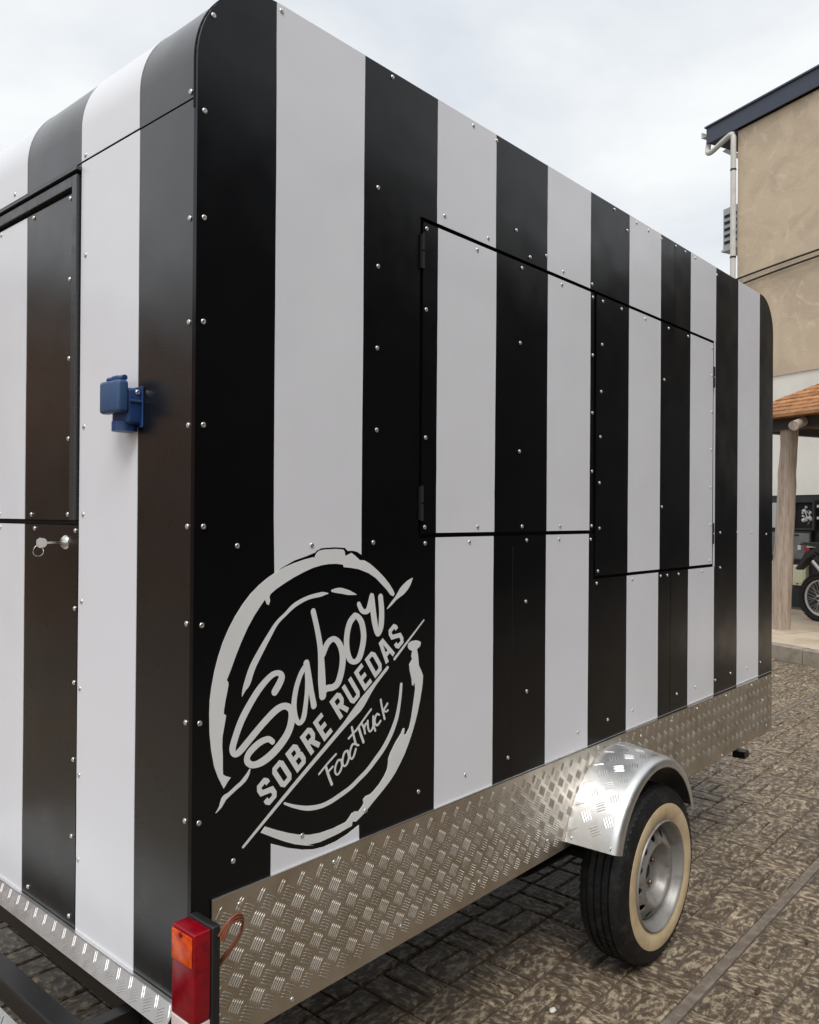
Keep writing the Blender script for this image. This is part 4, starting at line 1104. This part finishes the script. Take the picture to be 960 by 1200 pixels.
MB(BF).box((.085, -.040, .46), (.115, -.0305, .475)).build('latch', M['gap'], crm)
sml = empty('narrow_meter_box', at(-.45, .03, .45), 'pale narrow meter box on the base wall, partly behind log post', 'meter box')
MB(BF).box((-.62, -.03, .30), (-.33, .058, .80), .008).build('box', M['paper'], sml)
MB(BF).box((-.60, -.0345, .33), (-.35, -.0305, .77), .002).build('lid', M['cream'], sml)
upx = empty('grey_meter_box', at(-.45, .03, .9), 'grey meter boxes stacked on black base wall behind log post', 'meter box')
MB(BF).box((-.60, -.02, .90), (-.31, .058, 1.27), .006).build('box', M['glassbox'], upx)
MB(BF).box((-.60, -.02, 1.34), (-.31, .058, 1.74), .006).build('box', M['ac'], upx)
MB(BF).box((.36, -.03, .80), (.75, .058, 1.12), .006).build('box', M['blackwall'], upx)

# canopy on log posts
can = empty('slatted_canopy', at(3.5, -2.4, 0), 'orange brown slatted canopy roof carried on weathered log posts', 'canopy')
PO = -2.467
STUB = (2.27, 2.58, 2.18, 2.69)
def log(pts, rad, name, seed, m='log'):
    b = MB()
    rnd_ = random.Random(seed)
    P = [Vector(p) for p in pts]
    n = 16
    path, rads = [], []
    for i in range(n+1):
        t = i/n
        x = P[0].lerp(P[1], t)
        path.append(x+Vector((mnoise.noise(Vector((seed, t*3, 0))), mnoise.noise(Vector((seed+9, t*3, 0))), 0))*.022)
        rads.append(rad[0]+(rad[1]-rad[0])*t+mnoise.noise(Vector((seed+20, t*5, 0)))*.012)
    b.tube(path, rads, 20)
    for v in b.v:
        v += Vector((mnoise.noise(v*9), mnoise.noise(v*9+Vector((7, 0, 0))), 0))*.012
    return b.build(name, M[m], can, smooth=60)
log((at(1.77, PO, .10), at(1.90, PO, 2.70)), (.118, .100), 'log_post', 3)
log((at(3.9, PO, .10), at(3.85, PO, 2.70)), (.118, .108), 'log_post', 4)
log((at(1.75, PO+1.85, .10), at(1.75, PO+1.85, 3.3)), (.10, .095), 'log_post', 5) if False else None
log((at(STUB[0], PO-.40, STUB[1]), at(STUB[2], PO-.02, STUB[3])), (.058, .056), 'beam_end', 6)
EO = PO-.30                                 # eave offset
S0 = 1.15                                   # left corner of the eave
MB(BF).box((S0+.15, PO-.15, 2.585), (4.2, PO+.06, 2.715)).build('front_beam', M['darkwood'], can)
MB(BF).box((S0+.16, PO+.061, 2.60), (S0+.28, -.03, 2.70)).build('side_beam', M['darkwood'], can)
NR, RUN, RISE = 15, .115, .062
for k in range(NR):
    o0 = EO+k*RUN
    z0 = 2.715+k*RISE
    s0 = S0+k*RUN*.95
    b = MB(BF)
    # one course of cane: slanting board with an uneven lower edge
    n = 26
    vs = []
    s1 = 4.3
    for i in range(n+1):
        s = s0+(s1-s0)*i/n
        e = mnoise.noise(Vector((s*4, k*7.7, 0)))*.010
        e2 = mnoise.noise(Vector((s*4, k*7.7, 5)))*.006
        vs += [(s, o0-.02+e, z0+e2), (s, o0-.02+e, z0+.040+e2), (s, o0+RUN+.03, z0+RISE+.045), (s, o0+RUN+.03, z0+RISE+.005)]
    fs = []
    for i in range(n):
        a = 4*i
        for q in range(4):
            fs.append((a+q, a+(q+1) % 4, a+4+(q+1) % 4, a+4+q))
    fs += [(0, 1, 2, 3), (4*n+3, 4*n+2, 4*n+1, 4*n)]
    b.add(vs, fs).build('cane_course', M['slat'], can)
    # the hipped left flank, courses running back to the wall
    if o0+.1 < -.03:
        q0 = MB(BF)
        q0.add([(s0-.02, o0-.02, z0), (s0-.02, o0-.02, z0+.040), (s0+RUN, o0+RUN, z0+RISE+.04), (s0+RUN, o0+RUN, z0+RISE),
                (s0-.02, -.03, z0), (s0-.02, -.03, z0+.040), (s0+RUN, -.03, z0+RISE+.04), (s0+RUN, -.03, z0+RISE)],
               [(0, 1, 2, 3), (7, 6, 5, 4), (0, 4, 5, 1), (1, 5, 6, 2), (2, 6, 7, 3), (3, 7, 4, 0)])
        q0.build('cane_course', M['slat'], can)

# off-road motorcycle parked between post and wall
bike = empty('motorcycle', at(2.1, -1.3, .105), 'black off-road motorcycle with knobbly tyres and red tail light by the wall', 'motorcycle')
BO, GZ = -1.3, .105
def moto_wheel(s, r, wdt):
    c = (s, BO, GZ+r)
    t = MB(BF).lathe([(r-.075, -.02), (r-.06, -wdt/2), (r-.02, -wdt/2-.004), (r-.008, -wdt*.3), (r-.008, wdt*.3), (r-.02, wdt/2+.004), (r-.06, wdt/2), (r-.075, .02)], c, (0, 1, 0), 48, closed=True)
    for k in range(56):
        a = 2*math.pi*k/56
        for (h, w2) in ((-.036, .016), (0, .014), (.036, .016)):
            a2 = a+(.05 if h == 0 else 0)
            ca, sa = math.cos(a2), math.sin(a2)
            q = [(c[0]+(r-.014)*ca+dx*-sa, BO+h+dy, c[2]+(r-.014)*sa+dx*ca) for dx, dy in ((-.010, -w2), (.010, -w2), (.010, w2), (-.010, w2))]
            q2 = [(p_[0]+.022*ca, p_[1], p_[2]+.022*sa) for p_ in q]
            t.add(q+q2, [(4, 5, 6, 7), (0, 1, 5, 4), (1, 2, 6, 5), (2, 3, 7, 6), (3, 0, 4, 7)])
    wh = t.build('wheel', M['rubber'], bike, smooth=30)
    MB(BF).lathe([(r-.078, -.022), (r-.066, -.026), (r-.066, .026), (r-.078, .022), (r-.088, .0)], c, (0, 1, 0), 48, closed=True).build('rim', M['bikewhite'], wh, smooth=40)
    sp = MB(BF)
    for k in range(28):
        a = 2*math.pi*k/28
        sg = 1 if k % 2 else -1
        a2 = a+sg*.9*(1 if k % 4 < 2 else -1)
        sp.tube([(c[0]+.035*math.cos(a2), BO+sg*.03, c[2]+.035*math.sin(a2)), (c[0]+(r-.08)*math.cos(a), BO, c[2]+(r-.08)*math.sin(a))], .0018, 4, caps=False)
    sp.build('spokes', M['alu'], wh)
    MB(BF).lathe([(.0001, -.06), (.04, -.06), (.045, -.035), (.03, -.03), (.03, .03), (.045, .035), (.04, .06), (.0001, .06)], c, (0, 1, 0), 20).build('hub', M['alu'], wh, smooth=40)
RS = 1.475
moto_wheel(RS, .315, .10)
moto_wheel(RS+1.40, .345, .085)
def mprism(pts, o0, o1, name, m, bevel=0):
    return MB(BF).prism(pts, lambda a, b, d: (a, d, b), BO+o0, BO+o1).build(name, M[m], bike)
# tail: mudguard, lamp, seat, tank, frame, engine
mprism([(1.12, .80), (1.17, .86), (1.27, 1.03), (1.42, 1.09), (1.60, 1.12), (1.60, 1.05), (1.42, 1.02), (1.30, .95), (1.20, .83), (1.15, .78)], -.07, .07, 'mudguard', 'bikeblack')
mprism([(1.245, 1.03), (1.225, 1.08), (1.25, 1.115), (1.33, 1.10), (1.32, 1.045)], -.05, .05, 'tail_light', 'bikered')
mprism([(1.30, 1.095), (1.30, 1.125), (1.50, 1.14), (1.50, 1.10)], -.075, .075, 'side_cover', 'bikewhite')
mprism([(1.20, 1.13), (1.28, 1.165), (1.75, 1.15), (2.05, 1.12), (2.08, 1.05), (1.70, 1.06), (1.36, 1.12)], -.10, .10, 'seat', 'bikeblack')
mprism([(1.98, 1.10), (2.12, 1.22), (2.36, 1.20), (2.46, 1.04), (2.34, .90), (2.06, .94)], -.12, .12, 'fuel_tank', 'bikered')
mprism([(1.86, .50), (1.84, .80), (2.05, .93), (2.26, .88), (2.30, .58), (2.18, .42)], -.11, .11, 'engine', 'alu')
f = MB(BF)
f.tube([(2.42, BO, 1.10), (2.38, BO, .75), (2.28, BO, .45), (1.86, BO, .42), (1.82, BO, .80), (2.0, BO, 1.02), (2.42, BO, 1.10)], .02, 8)
f.tube([(1.86, BO-.09, .46), (RS, BO-.09, GZ+.315)], .022, 8).tube([(1.86, BO+.09, .46), (RS, BO+.09, GZ+.315)], .022, 8)
f.tube([(1.80, BO-.08, .72), (1.42, BO-.08, 1.03)], .014, 8).tube([(1.80, BO+.08, .72), (1.42, BO+.08, 1.03)], .014, 8)
f.build('frame', M['bikeblack'], bike, smooth=50)
for s_ in (-.09, .09):
    MB(BF).tube([(RS+1.40, BO+s_, GZ+.345), (2.46, BO+s_, 1.18)], .021, 10).build('fork', M['alu'], bike, smooth=50)
MB(BF).tube([(2.34, BO-.38, 1.27), (2.42, BO-.2, 1.25), (2.44, BO, 1.20), (2.42, BO+.2, 1.25), (2.34, BO+.38, 1.27)], .012, 8).build('handlebar', M['bikeblack'], bike, smooth=50)
MB(BF).tube([(2.30, BO-.13, .60), (2.0, BO-.14, .50), (1.75, BO-.14, .62), (1.45, BO-.13, .92)], [.02, .022, .03, .035], 10).build('exhaust', M['alu'], bike, smooth=50)
MB(BF).prism([(2.62, .80), (2.75, .86), (2.95, .85), (3.08, .76), (2.95, .81), (2.75, .82)], lambda a, b, d: (a, d, b), BO-.05, BO+.05).build('mudguard', M['bikered'], bike)
MB(BF).tube([(1.95, BO-.10, .42), (1.85, BO-.30, .11)], .012, 8).build('kickstand', M['bikeblack'], bike)

# ------------------------------------------------------------------ unseen buildings, added for the glossy panels to reflect
def house(name, label, x0, x1, y0, y1, h, wallm, face, opens, roof_h=.25):
    """face: 'y-' or 'y+' or 'x+': side with doors and windows. opens: (a0, a1, z0, z1, kind)"""
    hs = empty(name, ((x0+x1)/2, (y0+y1)/2, 0), label, 'house')
    MB().box((x0, y0, -.02), (x1, y1, h)).build('wall', wallm, hs)
    MB().box((x0-.15, y0-.15, h+.002), (x1+.15, y1+.15, h+roof_h), .02).build('cornice', M['greywall'], hs)
    for (a0, a1, z0, z1, kd) in opens:
        if face == 'y-': P = lambda a, b, d: (a, y0-d, b)
        elif face == 'y+': P = lambda a, b, d: (a, y1+d, b)
        else: P = lambda a, b, d: (x1+d, a, b)
        t_ = .08
        w_ = MB()
        w_.prism([(a0, z0), (a1, z0), (a1, z1), (a0, z1)], P, .015, -.02)
        wo = w_.build('door' if kd == 'd' else 'window', M['timber'] if kd == 'd' else M['pane'], hs)
        fr_ = MB()
        fr_.prism([(a0-t_, z0), (a0, z0), (a0, z1+t_), (a0-t_, z1+t_)], P, .05, -.02)
        fr_.prism([(a1, z0), (a1+t_, z0), (a1+t_, z1+t_), (a1, z1+t_)], P, .05, -.02)
        fr_.prism([(a0, z1), (a1, z1), (a1, z1+t_), (a0, z1+t_)], P, .05, -.02)
        if kd != 'd':
            fr_.prism([(a0-t_-.05, z0-t_), (a1+t_+.05, z0-t_), (a1+t_+.05, z0-.001), (a0-t_-.05, z0-.001)], P, .09, -.02)
            fr_.prism([((a0+a1)/2-.03, z0), ((a0+a1)/2+.03, z0), ((a0+a1)/2+.03, z1), ((a0+a1)/2-.03, z1)], P, .045, .016)
        fr_.build('frame', M['timber'], wo)
house('brick_house', 'low brown brick house reflected in the black stripes of the rear wall', -16, -1.0, 9.0, 16, 4.3, M['brick'], 'y-',
      [(-14, -13, .1, 2.2, 'd'), (-12, -10.4, 1, 2.3, 'w'), (-8.5, -6.9, 1, 2.3, 'w'), (-5.2, -4.2, .1, 2.2, 'd'), (-3.2, -1.9, 1, 2.3, 'w')])
house('dark_shop', 'unseen dark grey two storey shop front added for reflection in the striped side wall', -5, 12, -15, -8.8, 7.4, M['greywall'], 'y+',  # height raised to dim low light under the trailer and the black stripes
      [(-2, -.4, 4.4, 5.9, 'w'), (2.8, 4.8, 4.4, 5.9, 'w'), (8.3, 10.6, 4.4, 5.9, 'w'), (-2, -.4, .9, 2.5, 'w'), (.6, 1.7, .05, 2.4, 'd'), (2.8, 4.8, .9, 2.6, 'w'), (6, 7.2, .05, 2.4, 'd'), (8.3, 10.6, .9, 2.6, 'w')])
house('plain_house', 'unseen plain grey house with timber door, added farther down the opposite street side', 12.4, 27, -16, -8.6, 7.0, M['greywall'], 'y+',
      [(13.6, 15.4, .9, 2.4, 'w'), (17, 18.1, .05, 2.3, 'd'), (19.5, 21.5, .9, 2.4, 'w'), (13.8, 15.2, 3.3, 4.5, 'w'), (19.6, 21.2, 3.3, 4.5, 'w')])

house('corner_house', 'unseen tall dark grey corner house added to darken reflections in the far stripes', 27.4, 52, -19, -8.0, 10.5, M['greywall'], 'y+',
      [(29, 31, .9, 2.6, 'w'), (33, 34.2, .05, 2.4, 'd'), (36, 38, .9, 2.6, 'w'), (41, 43, .9, 2.6, 'w'), (29, 31, 4.4, 6.2, 'w'), (36, 38, 4.4, 6.2, 'w'), (41, 43, 4.4, 6.2, 'w')])

# ------------------------------------------------------------------ small litter on the pavement
def leaf(x, y, rot, s, label):
    b = MB()
    pts = [(-1, 0, .12), (-.4, -.28, .02), (.3, -.3, .05), (1, 0, .2), (.3, .28, .04), (-.4, .3, .03), (0, 0, .16)]
    c, q = math.cos(rot), math.sin(rot)
    top = [(x+(a*c-b_*q)*s, y+(a*q+b_*c)*s, .0035+z*s*.6) for a, b_, z in pts]
    b.add(top+[(p_[0], p_[1], p_[2]-.001) for p_ in top], [(0, 1, 6), (1, 2, 6), (2, 3, 6), (3, 4, 6), (4, 5, 6), (5, 0, 6), (7, 13, 8), (8, 13, 9), (9, 13, 10), (10, 13, 11), (11, 13, 12), (12, 13, 7)])
    tag(b.build('dry_leaf', M['leaf'], recalc=False), label, 'leaf')
leaf(2.235, -.50, .3, .020, 'small dark dry leaf lying alone on the bricks past the wheel')
leaf(1.80, -.475, .1, .026, 'dark shrivelled leaf lying near the smooth paving strip')
pb = bmesh.new()
bmesh.ops.create_icosphere(pb, subdivisions=2, radius=.011)
for v in pb.verts:
    v.co = Vector((v.co.x*1.2, v.co.y*.9, v.co.z*.6))*(1+.25*mnoise.noise(v.co*160))
    v.co += Vector((1.262, -.045, .008))
t_ = MB(); t_.frombm(pb)
tag(t_.build('pebble', M['pebble'], smooth=60), 'tiny white pebble on the dark bricks beside the wheel', 'pebble')
